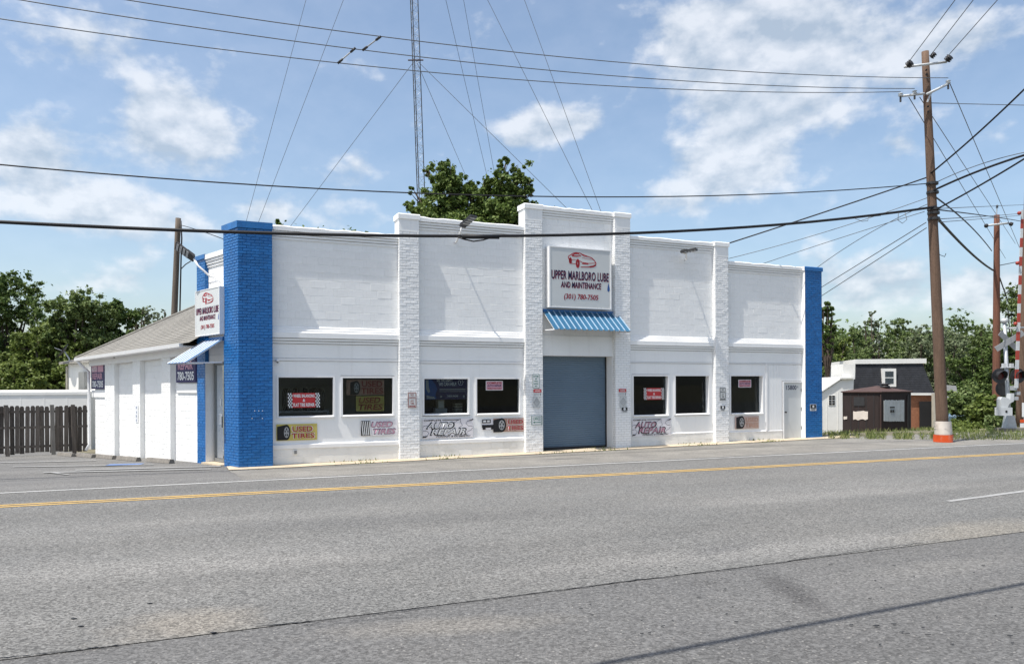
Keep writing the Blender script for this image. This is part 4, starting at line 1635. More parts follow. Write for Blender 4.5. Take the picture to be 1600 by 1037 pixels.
qtext(r_, q, w, h, 'USED', 'ink_red', .45, .96, .11, .45, d=.016, bold=.015)
qtext(r_, q, w, h, 'TIRES', 'ink_white', .42, .98, .53, .93, bold=.022)
qtext(r_, q, w, h, 'TIRES', 'ink_red', .43, .97, .56, .90, d=.016, bold=.012)
r_, q, w, h = sheet('tyre_banner', 1148.0, 1185.5, 649.6, 669.5, .03, 'banner_faded', 'faded used tires banner under the rightmost window', 'banner', 'used tire banners')
qtyre(r_, q, w, h, .27, .48, .13, .50, tw=1.7)
qtext(r_, q, w, h, 'USED', 'banner_brown', .44, .96, .12, .48, bold=.03)
qtext(r_, q, w, h, 'TIRES', 'banner_brown', .42, .97, .54, .90, bold=.03)
# bumper print beside the third one
r_, q, w, h = sheet('bumper_sticker', 752.5, 771.5, 654.5, 671.5, .02, 'banner_white', 'black bumper shaped sticker between two banners', 'sticker', wave=.0)
qrect(r_, q, 'plate_print', 'ink_black', .02, .72, .02, .36)
qrect(r_, q, 'plate_print', 'ink_white', .10, .34, .10, .28, .012)
qrect(r_, q, 'plate_print', 'ink_white', .42, .64, .10, .28, .012)
qrect(r_, q, 'bumper_print', 'ink_black', .0, .98, .52, .78)
qrect(r_, q, 'bumper_print', 'ink_black', .05, .3, .78, .95)
qrect(r_, q, 'bumper_print', 'ink_black', .75, .98, .78, .95)

for (x0, x1, y0, y1, ink, lab) in ((659.8, 739, 653.5, 684.0, 'ink_white', 'white auto repair banner with black outlined letters and wrenches'),
                                   (987.5, 1047.5, 653.2, 681.0, 'ink_pink', 'white auto repair banner with pink letters right of the roller door')):
    r_, q, w, h = sheet('repair_banner', x0, x1, y0, y1, .03, 'banner_white', lab, 'banner', 'auto repair banners')
    qtext(r_, q, w, h, 'COMPLETE', 'ink_black', .02, .36, .04, .12, bold=.03)
    qrect(r_, q, 'stripe_print', 'ink_black', .38, .72, .05, .09)
    qtext(r_, q, w, h, 'AUTO', 'ink_black', .055, .625, .17, .53, shear=.3, bold=.045, spacing=1.06)
    qtext(r_, q, w, h, 'AUTO', ink, .085, .595, .215, .485, d=.018, shear=.3, bold=.012, spacing=1.06)
    qtext(r_, q, w, h, 'REPAIR', 'ink_black', .135, .865, .49, .85, shear=.3, bold=.045, spacing=1.06)
    qtext(r_, q, w, h, 'REPAIR', ink, .16, .84, .535, .805, d=.018, shear=.3, bold=.012, spacing=1.06)
    qtext(r_, q, w, h, 'FOREIGN & DOMESTIC', 'ink_black', .26, .94, .87, .95, bold=.02, shear=.2)
    for pts in ([(.74, .02), (.74, .2), (.78, .36), (.70, .5)], [(.98, .12), (.88, .16), (.85, .28), (.9, .40), (.99, .42)], [(.0, .62), (.08, .60), (.12, .74), (.07, .9), (.0, .92)], [(.74, .03), (.62, .2), (.60, .3), (.52, .3)], [(.99, .5), (.95, .62), (.88, .70)], [(0, .40), (.06, .34), (.10, .36)]):
        MB().ribbon([q(u, v, .011) for u, v in pts], .010, EN).build('wrench_outline', 'ink_navy', r_)
    MB().poly([q(.90, .12, .011), q(1, .03, .011), q(1, .10, .011)]).build('wrench_print', 'ink_black', r_)
    MB().poly([q(0, .88, .011), q(.1, .86, .011), q(.06, .94, .011), q(0, .95, .011)][::-1]).build('wrench_print', 'ink_black', r_)

# checkered wheel balancing signs on the panes
for (x0, x1, y0, y1, nb, lab) in ((449.5, 499.5, 613.8, 636.5, WINS[1][0][4] + .012, 'red checkered wheel balancing sign in the window by the blue pillar'),
                                  (1005.5, 1037.5, 606.0, 624.0, WINS[4][0][4] + .012, 'red checkered wheel balancing sign right of the roller door')):
    r_, q, w, h = sheet('balancing_sign', x0, x1, y0, y1, nb, 'banner_red', lab, 'sign', 'checkered window signs', wave=0)
    for side in (0, 1):
        u0 = 0.0 if side == 0 else .86
        qrect(r_, q, 'checker_ground', 'ink_black', u0, u0 + .14, 0, 1, .004)
        for i in range(4):
            for j in range(8):
                if (i + j) % 2 == 0:
                    qrect(r_, q, 'checker', 'ink_white', u0 + i * .035, u0 + (i + 1) * .035, j / 8, (j + 1) / 8, .008)
    qtext(r_, q, w, h, 'WHEEL BALANCING', 'ink_white', .17, .83, .08, .30, d=.008, bold=.03)
    qtext(r_, q, w, h, '&', 'ink_white', .46, .54, .40, .60, d=.008, bold=.022)
    qtext(r_, q, w, h, 'FLAT TIRE REPAIR', 'ink_white', .17, .83, .69, .93, d=.008, bold=.03)
for (x0, x1, y0, y1, b, i, lab) in ((759.0, 785.5, 595.0, 609.5, 2, 1, 'pink complete auto repair sign in the window left of the roller door'), (1153.5, 1173.5, 593.0, 605.0, 5, 0, 'pink complete auto repair sign in the rightmost window')):
    r_, q, w, h = sheet('repair_notice', x0, x1, y0, y1, WINS[b][i][4] + .012, 'ink_white', lab, 'sign', 'complete auto repair signs', wave=0)
    qrect(r_, q, 'print_panel', 'ink_pink', .03, .97, .06, .94, .003)
    qtext(r_, q, w, h, 'COMPLETE', 'ink_maroon', .08, .92, .10, .32, d=.006, bold=.03)
    qtext(r_, q, w, h, 'AUTO REPAIR', 'ink_navy', .08, .92, .40, .60, d=.006, bold=.03)
    qtext(r_, q, w, h, 'WHILE YOU WAIT', 'ink_maroon', .08, .92, .72, .90, d=.006, bold=.03)
# dark poster
r_, q, w, h = sheet('window_poster', 662.0, 731.0, 590.5, 624.0, WINS[2][0][4] - .03, 'banner_navy', 'dark window poster reading we can help with seated figure', 'poster', wave=0)
qtext(r_, q, w, h, 'SEE THE LIGHT?', 'ink_white', .29, .64, .03, .17, d=.004, bold=.02)
qtext(r_, q, w, h, 'WE CAN HELP.', 'ink_white', .33, .74, .20, .36, d=.004, bold=.02)
qrect(r_, q, 'stripe_print', 'ink_grey', .35, .94, .50, .55, .004)
qrect(r_, q, 'stripe_print', 'ink_grey', .35, .94, .61, .635, .004)
qtext(r_, q, w, h, 'CHECK ENGINE', 'ink_white', .52, .77, .79, .88, d=.004, bold=.01)
for (u, v) in ((.385, .86), (.90, .86)):
    MB().disc(q(u, v, .004), ES, UP, .03, .03, 10).build('emblem_print', 'ink_grey', r_)
MB().ribbon([q(.80, .10, .004), q(.77, .20, .004), q(.80, .32, .004), q(.86, .32, .004), q(.89, .20, .004), q(.86, .10, .004)], .014, EN).build('warning_symbol', 'ink_white', r_)
MB().ribbon([q(.83, .12, .004), q(.83, .26, .004)], .02, EN).build('warning_symbol', 'ink_white', r_)
MB().poly([q(.02, .08, .003), q(.16, .04, .003), q(.26, .30, .003), q(.30, .52, .003), q(.26, .75, .003), q(.28, .97, .003), q(.06, .97, .003), q(.02, .6, .003)][::-1]).build('figure_print', 'ink_blue', r_)
MB().poly([q(.04, .1, .005), q(.10, .08, .005), q(.11, .4, .005), q(.14, .62, .005), q(.10, .70, .005), q(.05, .5, .005)][::-1]).build('figure_print', 'ink_grey', r_)
MB().poly([q(.06, .80, .005), q(.22, .86, .005), q(.26, .95, .005), q(.06, .95, .005)][::-1]).build('figure_print', 'ink_grey', r_)

# banners hung inside the second window, and what stands on the sill
w2 = WINS[1][1]
for (x0, x1, y0, y1, lab, mt) in ((541, 600, 593, 617.0, 'upper dim used tires banner hung inside the second window', 'banner_brown'), (556, 600, 618.5, 642.0, 'lower dim used tires banner hung inside the second window', 'banner_yellow')):
    r_, q, w, h = sheet('tyre_banner', x0, x1, y0, y1, w2[4] - .12, mt, lab, 'banner', 'used tire banners', wave=.002)
    if y0 < 600:
        qtyre(r_, q, w, h, .26, .52, .10, .46)
        qtext(r_, q, w, h, 'USED', 'ink_maroon', .40, .95, .08, .47, bold=.022)
        qtext(r_, q, w, h, 'TIRES', 'ink_maroon', .38, .97, .53, .93, bold=.022)
    else:
        qtext(r_, q, w, h, 'USED', 'ink_maroon', .10, .86, .08, .47, shear=.2, bold=.022)
        qtext(r_, q, w, h, 'TIRES', 'ink_maroon', .08, .95, .53, .93, shear=.2, bold=.022)


def tyre(loc, axis_, r, wd, label):
    root = thing('tyre', label, 'tire', np.asarray(loc) - UP * r, 'tires stored inside the first window')
    a = np.asarray(axis_, float) / np.linalg.norm(axis_)
    prof = [(-wd / 2, r * .62), (-wd / 2, r * .9), (-wd * .38, r), (wd * .38, r), (wd / 2, r * .9), (wd / 2, r * .62), (wd * .3, r * .58), (-wd * .3, r * .58), (-wd / 2, r * .62)]
    MB().tube([np.asarray(loc) + a * x for x, _ in prof], [q_ for _, q_ in prof], 22, cap=False).build('carcass', 'black_rubber', root, smooth=True)
    for k in (-.22, 0, .22):
        MB().tube([np.asarray(loc) + a * (k * wd - .012), np.asarray(loc) + a * (k * wd + .012)], r + .004, 22, cap=False).build('tread_rib', 'dark_steel', root)


w1 = WINS[1][0]
rack = thing('tyre_rack', 'dim steel rack holding tires inside the first window', 'rack', FP(w1[0] + .7, -.75, .03))
for s_ in (w1[0] + .06, w1[1] - .05):
    MB().fbox(s_ - .02, s_ + .02, -.95, -.45, .03, w1[2] + .13).build('rack_frame', 'galvanised', rack)
MB().fbox(w1[0] + .08, w1[1] - .07, -.93, -.5, w1[2] + .08, w1[2] + .12).build('shelf', 'galvanised', rack)
pos = [w1[0] + .30, w1[0] + .55, w1[0] + .80, w1[0] + 1.02, w1[0] + 1.22]
for i, s_ in enumerate(pos):
    tyre(FP(s_, -.72, w1[2] + .12 + .31), ES + EN * (.1 * (i % 3 - 1)), .31, .19,
         '%s of the five black tires in the row inside the first window' % ('leftmost', 'second from left', 'middle', 'second from right', 'rightmost')[i])
w3 = WINS[2][0]
desk = thing('office_counter', 'dark counter inside the window under the poster', 'counter', FP((w3[0] + w3[1]) / 2, -.8, .03))
MB().fbox(w3[0] - .3, w3[1] + .3, -1.2, -.45, w3[2] - .08, w3[2] - .02).build('counter_top', 'room', desk)
MB().fbox(w3[0] - .3, w3[1] + .3, -1.1, -.55, .03, w3[2] - .08).build('counter_front', 'room', desk)
zq = w3[2] - .018
cm = thing('monitor', 'dim boxy monitor on the counter inside the poster window', 'monitor', FP(fs(698), -.6, zq))
s_ = fs(698)
MB().fbox(s_ - .18, s_ + .18, -.72, -.5, zq, zq + .15).build('base', 'ink_grey', cm)
MB().fbox(s_ - .10, s_ + .10, -.70, -.52, zq + .15, zq + .40).build('casing', 'cream', cm)
MB().fbox(s_ - .08, s_ + .08, -.52, -.515, zq + .18, zq + .37).build('screen', 'sign_face', cm)
s_ = fs(726)
cm = thing('paper_tray', 'dim cream tray stack at the counter end inside the poster window', 'tray', FP(s_, -.6, zq))
for i in range(4):
    MB().fbox(s_ - .11, s_ + .11, -.75, -.5, zq + .08 * i, zq + .08 * i + .055).build('tray', 'cream', cm)

# small signs on the pillars
def plate(x0, x1, y0, y1, p, mat, label, name='wall_sign', group=None):
    return sheet(name, x0, x1, y0, y1, p + .018, mat, label, 'sign', group, wave=0)


def border(r_, q, mat, b=.05, d=.004):
    for (u0, u1, v0, v1) in ((b, b + .05, b * .6, 1 - b * .6), (1 - b - .05, 1 - b, b * .6, 1 - b * .6), (b, 1 - b, b * .6, b * .6 + .03), (b, 1 - b, 1 - b * .6 - .03, 1 - b * .6)):
        qrect(r_, q, 'border_print', mat, u0, u1, v0, v1, d)


for (x0, x1, y0, y1, p, ink, lab) in ((637.0, 650.5, 612.5, 637.0, .17, 'ink_maroon', 'no parking any time sign on the pillar between the first two bays'),
                                      (1124.4, 1133.8, 605.0, 625.3, .16, 'ink_black', 'no parking any time sign on the pillar left of the rightmost window')):
    r_, q, w, h = plate(x0, x1, y0, y1, p, 'ink_grey' if 'right' in lab else 'banner_faded', lab, group='no parking signs')
    qrect(r_, q, 'sign_ground', 'sign_face', .03, .97, .02, .98, .002)
    border(r_, q, ink)
    qtext(r_, q, w, h, 'NO', ink, .32, .68, .10, .24, d=.005, bold=.008)
    qtext(r_, q, w, h, 'PARKING', ink, .15, .85, .29, .42, d=.005, bold=.008)
    qtext(r_, q, w, h, 'ANY', ink, .30, .70, .50, .61, d=.005, bold=.008)
    qtext(r_, q, w, h, 'TIME', ink, .28, .72, .66, .77, d=.005, bold=.008)
    qrect(r_, q, 'arrow_print', ink, .25, .75, .85, .90, .005)
    for (a, b) in ((.25, .15), (.75, .85)):
        MB().poly([q(a, .81, .005), q(b, .875, .005), q(a, .94, .005)]).build('arrow_print', ink, r_)
p = .17
r_, q, w, h = plate(831.8, 843.0, 584.0, 606.5, p, 'ink_white', 'green and white customer parking sign on the pillar left of the roller door')
border(r_, q, 'ink_green', .03)
for i, (s_, u0, u1) in enumerate((('CUSTOMER', .15, .85), ('AND', .35, .65), ('OFFICE', .22, .78), ('PARKING', .18, .82), ('ONLY', .3, .7))):
    qtext(r_, q, w, h, s_, 'ink_green', u0, u1, .12 + .17 * i, .12 + .17 * i + .10, d=.005, bold=.03)
r_, q, w, h = plate(829.6, 847.0, 649.0, 663.6, p, 'ink_white', 'white office sign with left arrow on the pillar left of the roller door')
border(r_, q, 'ink_green', .02)
qtext(r_, q, w, h, 'OFFICE', 'ink_green', .18, .84, .16, .52, d=.005, bold=.01)
qrect(r_, q, 'arrow_print', 'ink_green', .26, .86, .68, .76, .005)
MB().poly([q(.30, .60, .005), q(.16, .72, .005), q(.30, .84, .005)]).build('arrow_print', 'ink_green', r_)
for (x0, x1, y0, lab) in ((833.2, 845.5, 607.8, 'left'), (966.8, 978.3, 607.2, 'right')):
    r_, q, w, h = plate(x0, x1, y0, y0 + 11, p, 'ink_white', 'white warning label with red heading on the pillar %s of the roller door' % lab, group='red headed labels')
    qrect(r_, q, 'heading_print', 'banner_red', 0, 1, 0, .46, .004)
    qtext(r_, q, w, h, 'WARNING', 'ink_white', .15, .85, .12, .34, d=.007, bold=.02)
    for v in (.56, .68, .80):
        qrect(r_, q, 'text_line', 'ink_grey', .05, .72, v, v + .05, .004)
    qrect(r_, q, 'pictogram', 'ink_black', .82, .90, .56, .90, .004)
    r_, q, w, h = plate(x0 - .6 + (2 if lab == 'right' else 0), x1 - 1.6 + (2 if lab == 'right' else 0), y0 + 12.0, y0 + 29, p, 'sign_face', 'pale sign with grey diamond on the pillar %s of the roller door' % lab, group='diamond signs')
    for k in (1, .72, .3):
        MB().ribbon([q(.5, .5 - .42 * k, .005), q(.5 + .42 * k, .5, .005), q(.5, .5 + .42 * k, .005), q(.5 - .42 * k, .5, .005), q(.5, .5 - .42 * k, .005)], .014, EN).build('diamond_print', 'ink_grey', r_)
    for (u, v) in ((.1, .08), (.9, .08), (.1, .92), (.9, .92)):
        MB().disc(q(u, v, .005), ES, UP, .012, .012, 8).build('corner_print', 'ink_grey', r_)
for (x0, x1, y0, y1, p_, lab) in ((970.4, 980.6, 635.8, 644.2, .17, 'black and white camera warning sign on the pillar right of the roller door'),
                                  (1124.8, 1133.3, 633.2, 641.6, .16, 'black and white camera warning sign beside the rightmost window'),
                                  (1265.4, 1275.2, 631.3, 641.5, .17, 'camera warning sign on the right blue pillar')):
    r_, q, w, h = plate(x0, x1, y0, y1, p_, 'ink_white', lab, group='camera warning signs')
    qrect(r_, q, 'heading_print', 'ink_black', .06, .94, .06, .62, .004)
    MB().disc(q(.5, .34, .007), ES, UP, .045, .045, 10).build('camera_print', 'ink_white', r_)
    qrect(r_, q, 'camera_print', 'ink_white', .3, .5, .26, .40, .007)
    qrect(r_, q, 'text_line', 'ink_black', .12, .88, .70, .77, .004)
    qrect(r_, q, 'text_line', 'ink_black', .2, .8, .84, .90, .004)

# ------------------------------------------------------------------ parking stops
for i, (xr, yr) in enumerate(((119.5, 712.6), (151.0, 714.3), (183.5, 716.4), (221.5, 719.6), (273.5, 723.0))):
    p = gp(xr, yr)
    ln = 1.85
    root_l = ['parking stop by the fence corner', 'parking stop in front of the downpipe', 'parking stop below the far banner window', 'parking stop below the middle pilaster', 'parking stop nearest the corner entrance'][i]
    pts = [(0, 0), (.17, 0), (.135, .11), (.035, .11)]
    vs = []
    for t in (0, ln):
        for (a, z) in pts:
            q0 = p + ET * t + EM * a
            vs.append((q0[0], q0[1], float(ground(q0[0], q0[1])) - .005 + z))
    mb = MB().add(vs, [(0, 1, 2, 3), (7, 6, 5, 4), (0, 4, 5, 1), (1, 5, 6, 2), (2, 6, 7, 3), (3, 7, 4, 0)])
    st_o = thing('parking_stop', 'weathered concrete ' + root_l, 'parking stop', p, 'parking stops along the annex wall')
    mb.build('kerb_bar', 'old_concrete', st_o)
    for t in (.35, ln - .35):
        q0 = p + ET * t + EM * .085
        MB().lathe((q0[0], q0[1], float(ground(q0[0], q0[1])) + .10), UP, [(0, .02), (.012, .016)], 8).build('anchor_pin', 'dark_steel', st_o)

# ------------------------------------------------------------------ fence and the sheds behind it
fA, fB = gp(-60, 715.6), gp(139, 707.2)
fdir = (fB - fA) / np.linalg.norm(fB - fA)
flen = float(np.linalg.norm(fB - fA))
fnrm = np.cross(fdir, UP)
if fnrm[1] > 0:
    fnrm = -fnrm
fence = thing('board_fence', 'weathered dark board fence with shadowbox pickets at the lot edge', 'fence', fA)
rd = random.Random(3)
H = 1.80


def fpt(a, n, z):
    p = fA + fdir * a + fnrm * n
    return np.array([p[0], p[1], float(ground(p[0], p[1])) + z])


for z in (.28, .98, 1.55):
    MB().hexa([fpt(0, -.02, z), fpt(0, .02, z), fpt(flen, .02, z), fpt(flen, -.02, z), fpt(0, -.02, z + .085), fpt(0, .02, z + .085), fpt(flen, .02, z + .085), fpt(flen, -.02, z + .085)]).build('rail', 'fence_wood', fence)
a = .0
i = 0
while a < flen - .14:
    front = i % 2 == 0
    w = .14
    n0 = .022 if front else -.040
    h = H + rd.uniform(-.03, .02)
    ln = rd.uniform(-.008, .008)
    b0 = rd.uniform(.03, .12)
    pts = [(0, b0), (w, b0), (w, h - .06), (w * .78, h), (w * .22, h), (0, h - .06)]
    mb = MB()
    mb.extrude([fpt(a + x + ln * z, n0, z) for x, z in pts], fnrm * .018)
    mb.build('picket', 'fence_wood', fence)
    a += rd.uniform(.142, .168)
    i += 1
for x in (85.5, 126.0, 4.0):
    a = float((gp(x, 711) - fA) @ fdir)
    MB().hexa([fpt(a, .045, 0), fpt(a, .14, 0), fpt(a + .13, .14, 0), fpt(a + .13, .045, 0), fpt(a - .05, .045, 1.84), fpt(a - .05, .14, 1.84), fpt(a + .08, .14, 1.84), fpt(a + .08, .045, 1.84)]).build('post', 'fence_pale' if x == 85.5 else 'fence_wood', fence)

low = thing('low_shed', 'long low white metal shed behind the board fence', 'shed', (at(60, 640, 33)[0], 33, -.5))
p0, p1 = at(-140, 613, 32.0), at(142, 613.5, 33.5)
d_ = (p1 - p0)
d_[2] = 0
n_ = np.array([d_[1], -d_[0], 0]) / np.linalg.norm(d_)
bk = -n_ * 3.2
zt0 = 1.80
mb = MB()
b4 = [p0 * [1, 1, 0] + UP * -.9, p1 * [1, 1, 0] + UP * -.9, p1 * [1, 1, 0] + bk + UP * -.9, p0 * [1, 1, 0] + bk + UP * -.9]
mb.extrude(b4, (0, 0, zt0 + .8))
mb.build('wall', 'house_white', low)
mb = MB()
b5 = [p0 * [1, 1, 0] + n_ * .03 + UP * (zt0 - .1), p1 * [1, 1, 0] + n_ * .03 + UP * (zt0 - .1), p1 * [1, 1, 0] + bk + UP * (zt0 - .02), p0 * [1, 1, 0] + bk + UP * (zt0 - .02)]
mb.extrude(b5, (0, 0, .13))
mb.build('roof', 'house_white', low)
L_ = float(np.linalg.norm(d_))
for k in range(int(L_ / .9)):
    q0 = p0 * [1, 1, 0] + d_ / L_ * (.5 + .9 * k)
    MB().hexa([q0 + n_ * .0 + UP * -.8, q0 + n_ * .006 + UP * -.8, q0 + n_ * .006 + d_ / L_ * .05 + UP * -.8, q0 + d_ / L_ * .05 + UP * -.8,
               q0 + UP * (zt0 - .1), q0 + n_ * .006 + UP * (zt0 - .1), q0 + n_ * .006 + d_ / L_ * .05 + UP * (zt0 - .1), q0 + d_ / L_ * .05 + UP * (zt0 - .1)]).build('wall_rib', 'house_white', low)

ann = thing('white_outbuilding', 'small white outbuilding with grey roof edge left of the annex', 'building', at(125, 640, 38) * [1, 1, 0])
q0, q1 = at(106.5, 569, 38.0), at(146, 566, 36.5)
d_ = (q1 - q0) * [1, 1, 0]
n_ = np.array([d_[1], -d_[0], 0]) / np.linalg.norm(d_)
bk = -n_ * 4
zt = q0[2]
mb = MB()
mb.extrude([q0 * [1, 1, 0] - UP, q1 * [1, 1, 0] + d_ - UP, q1 * [1, 1, 0] + d_ + bk - UP, q0 * [1, 1, 0] + bk - UP], (0, 0, zt + 1))
mb.build('wall', 'house_white', ann)
mb = MB()
u_ = d_ / np.linalg.norm(d_)
a, b = q0 * [1, 1, 0] - u_ * .3 + n_ * .3, q1 * [1, 1, 0] + d_ + n_ * .3
mb.hexa([a + UP * zt, b + UP * zt, b + bk * 1.1 + UP * (zt + .9), a + bk * 1.1 + UP * (zt + .9), a + UP * (zt + .1), b + UP * (zt + .1), b + bk * 1.1 + UP * (zt + 1.0), a + bk * 1.1 + UP * (zt + 1.0)])
mb.build('roof', 'shingle', ann)
MB().tube([q0 + n_ * .06 - UP * .1, q0 * [1, 1, 0] + n_ * .06], .05, 6).build('downpipe', 'cream', ann)
wz = at(136, 592, 37)
wp_ = wz + n_ * .25
MB().hexa([wp_ + u_ * a_ + n_ * b_ + UP * c_ for c_ in (-.55, .35) for (a_, b_) in ((-.25, -.3), (-.25, .03), (.3, .03), (.3, -.3))]).build('window', 'grey_aluminium', ann)
dish = thing('satellite_dish', 'dark satellite dish tilted on the outbuilding roof edge', 'dish', at(108, 560, 37.5))
dc = at(100.5, 549, 37.5)
ax = np.array([-.75, -.35, .55])
MB().lathe(dc, ax, [(0, .05), (.03, .25), (.07, .40), (.075, .40), (.045, .25), (.02, .04)], 16).build('reflector', 'dark_steel', dish, smooth=True)
MB().tube([dc, at(108, 560, 37.5), at(109, 567, 37.5)], .03, 6).build('mast', 'galvanised', dish)
MB().tube([dc, dc + ax * .5 - UP * .1], .015, 5).build('feed_arm', 'galvanised', dish)

# ------------------------------------------------------------------ house, kiosk at the right
HY = 57.0
hz0 = float(ground(*at(1400, 670, HY)[:2]))
house = thing('mansard_house', 'house with dark shingled mansard roof, brick wall and white dormer window', 'house', (at(1390, 660, HY)[0], HY, hz0))


def hp(px, py, Y=HY):
    return at(px, py, Y)


eL, eR = hp(1322, 613.5), hp(1460, 614.0)
tL, tR = hp(1338.5, 568.5, HY + .32), hp(1441, 567.5, HY + .32)
DEPH = 9.0
bk = np.array([1.2, DEPH, 0])
ebl, ebr = eL + bk, eR + bk
tbl, tbr = tL + bk + np.array([0, -1.1, 0]), tR + bk + np.array([0, -1.1, 0])
rf = MB()
courses(rf, eL, eR, tR, tL, 13)
courses(rf, eR, ebr, tbr, tR, 13)
courses(rf, ebl, eL, tL, tbl, 13)
courses(rf, ebr, ebl, tbl, tbr, 13)
rf.build('roof', 'dark_shingle', house)
cap = MB()
o_ = np.array([0, -.12, 0])
lx = np.array([.14, 0, 0])
cap.hexa([tL + o_ - lx, tR + o_ + lx * 1.8, tbr + lx * 1.8, tbl - lx, tL + o_ - lx + UP * .34, tR + o_ + lx * 1.8 + UP * .36, tbr + lx * 1.8 + UP * .3, tbl - lx + UP * .3])
cap.build('roof_edge', 'house_white', house)
wall = MB()
i_ = np.array([.12, .15, 0])
wb = [eL + i_, eR + i_ * [-1, 1, 0], ebr - i_, ebl + i_ * [1, -1, 0]]
wall.extrude([np.array([p[0], p[1], hz0 - 1.2]) for p in wb], (0, 0, float(eL[2]) - hz0 + 1.2))
wall.build('wall', 'house_brick', house)
ev = MB()
ev.hexa([eL + np.array([-.05, -.1, -.16]), eR + np.array([.1, -.1, -.16]), ebr + np.array([.1, .1, -.16]), ebl + np.array([-.05, .1, -.16]),
         eL + np.array([-.05, -.1, .01]), eR + np.array([.1, -.1, .01]), ebr + np.array([.1, .1, .01]), ebl + np.array([-.05, .1, .01])])
ev.build('eave_trim', 'house_white', house)
# dormer
d0, d1 = hp(1379.5, 604, HY - .05), hp(1401, 575.5, HY - .05)
yb_ = HY + .02
dm_ = MB()
dm_.hexa([(d0[0], yb_, d0[2]), (d1[0], yb_, d0[2]), (d1[0], yb_ + 1.3, d0[2]), (d0[0], yb_ + 1.3, d0[2]), (d0[0], yb_, d1[2]), (d1[0], yb_, d1[2]), (d1[0], yb_ + 1.3, d1[2]), (d0[0], yb_ + 1.3, d1[2])])
do = dm_.build('dormer_window', 'house_white', house)
wx0, wx1 = d0[0] + .2, d1[0] - .2
zm = (d0[2] + d1[2]) / 2 + .0
for (a, b) in ((d0[2] + .22, zm - .03), (zm + .05, d1[2] - .2)):
    MB().hexa([(x, y, z) for z in (a, b) for (x, y) in ((wx0, yb_ - .012), (wx1, yb_ - .012), (wx1, yb_ + .02), (wx0, yb_ + .02))]).build('pane', 'window_glass', do)
    MB().hexa([(x, y, z) for z in (a, b) for (x, y) in ((wx0, yb_ - .006), (wx1, yb_ - .006), (wx1, yb_ - .001), (wx0, yb_ - .001))]).build('blind', 'ink_grey', do)
dp = hp(1446.5, 645, HY - .02)
MB().wbox((dp[0], HY - .02, hz0), .9, .12, 2.1).build('door', 'room', house)
MB().wbox((hp(1455, 640)[0], HY - .4, hz0), .25, .25, 2.7).build('porch_post', 'cream', house)

wing = thing('white_wing', 'white gabled side building between the blue pillar and the brown kiosk', 'building', (at(1310, 670, 54)[0], 54, hz0))
WY = 54.0
wz_ = float(ground(*at(1310, 670, WY)[:2]))
prof = [hp(1262, 676, WY), hp(1332, 676, WY), hp(1334, 590.5, WY), hp(1316.5, 592.0, WY), hp(1262, 628, WY)]
MB().extrude(prof, (1.0, 6.0, 0)).build('wall', 'house_white', wing)
rp = [hp(1259, 629, WY - .15), hp(1317, 590.5, WY - .15), hp(1317, 588.5, WY - .15), hp(1258, 627, WY - .15)]
MB().extrude(rp, (1.0, 6.3, 0)).build('roof', 'house_white', wing)
bx = [hp(1317, 592, WY + .3), hp(1336, 592, WY + .3), hp(1336.5, 568.5, WY + .3), hp(1317.5, 568.5, WY + .3)]
MB().extrude(bx, (.6, 3.5, 0)).build('upper_wall', 'house_white', wing)
lg = [hp(1313, 592, WY - .2), hp(1334, 591.5, WY - .2), hp(1334, 589, WY - .2), hp(1313, 589, WY - .2)]
MB().extrude(lg, (0, .6, 0)).build('ledge', 'house_white', wing)
wdw = MB()
wf = [hp(1294.6, 633, WY - .03), hp(1305.2, 633, WY - .03), hp(1305.2, 617, WY - .03), hp(1294.6, 617, WY - .03)]
wo = wdw.extrude(wf, (0, .06, 0)).build('window', 'house_white', wing)
for (a, b, c_, d) in ((1295.4, 1299.5, 632.2, 629.2), (1300.4, 1304.5, 632.2, 629.2), (1295.4, 1299.5, 628.4, 625.5), (1300.4, 1304.5, 628.4, 625.5), (1295.4, 1299.5, 624.4, 621.5), (1300.4, 1304.5, 624.4, 621.5), (1295.4, 1299.5, 620.7, 617.8), (1300.4, 1304.5, 620.7, 617.8)):
    MB().extrude([hp(a, c_, WY - .045), hp(b, c_, WY - .045), hp(b, d, WY - .045), hp(a, d, WY - .045)], (0, .01, 0)).build('pane', 'room', wo)
for x in (1284, 1291.5, 1309, 1325):
    MB().extrude([hp(x, 674, WY - .02), hp(x + .7, 674, WY - .02), hp(x + .7, 634 - (x - 1284) * .9, WY - .02), hp(x, 634 - (x - 1284) * .9, WY - .02)], (0, .03, 0)).build('wall_seam', 'house_white', wing)

small = thing('grey_roof_house', 'grey shingled roof showing behind the main pole', 'house', (at(1478, 640, 66)[0], 66, hz0 - .3))
rr_ = [at(1470, 632, 66), at(1500.5, 634, 66), at(1494, 603, 68), at(1470, 601, 68)]
mb = MB()
courses(mb, rr_[0], rr_[1], rr_[2], rr_[3], 9)
courses(mb, rr_[1], rr_[1] + np.array([.4, 6, 0]), rr_[2] + np.array([0, 2, 0]), rr_[2], 9)
mb.build('roof', 'grey_shingle', small)
MB().extrude([at(1472, 636, 66.1), at(1499, 636, 66.1), at(1499, 690, 66.1), at(1472, 690, 66.1)], (.4, 6, 0)).build('wall', 'house_white', small)
MB().extrude([at(1472, 636.5, 65.9), at(1500, 636.5, 65.9), at(1500, 633.8, 65.9), at(1472, 633.8, 65.9)], (0, .2, 0)).build('eave_trim', 'house_white', small)

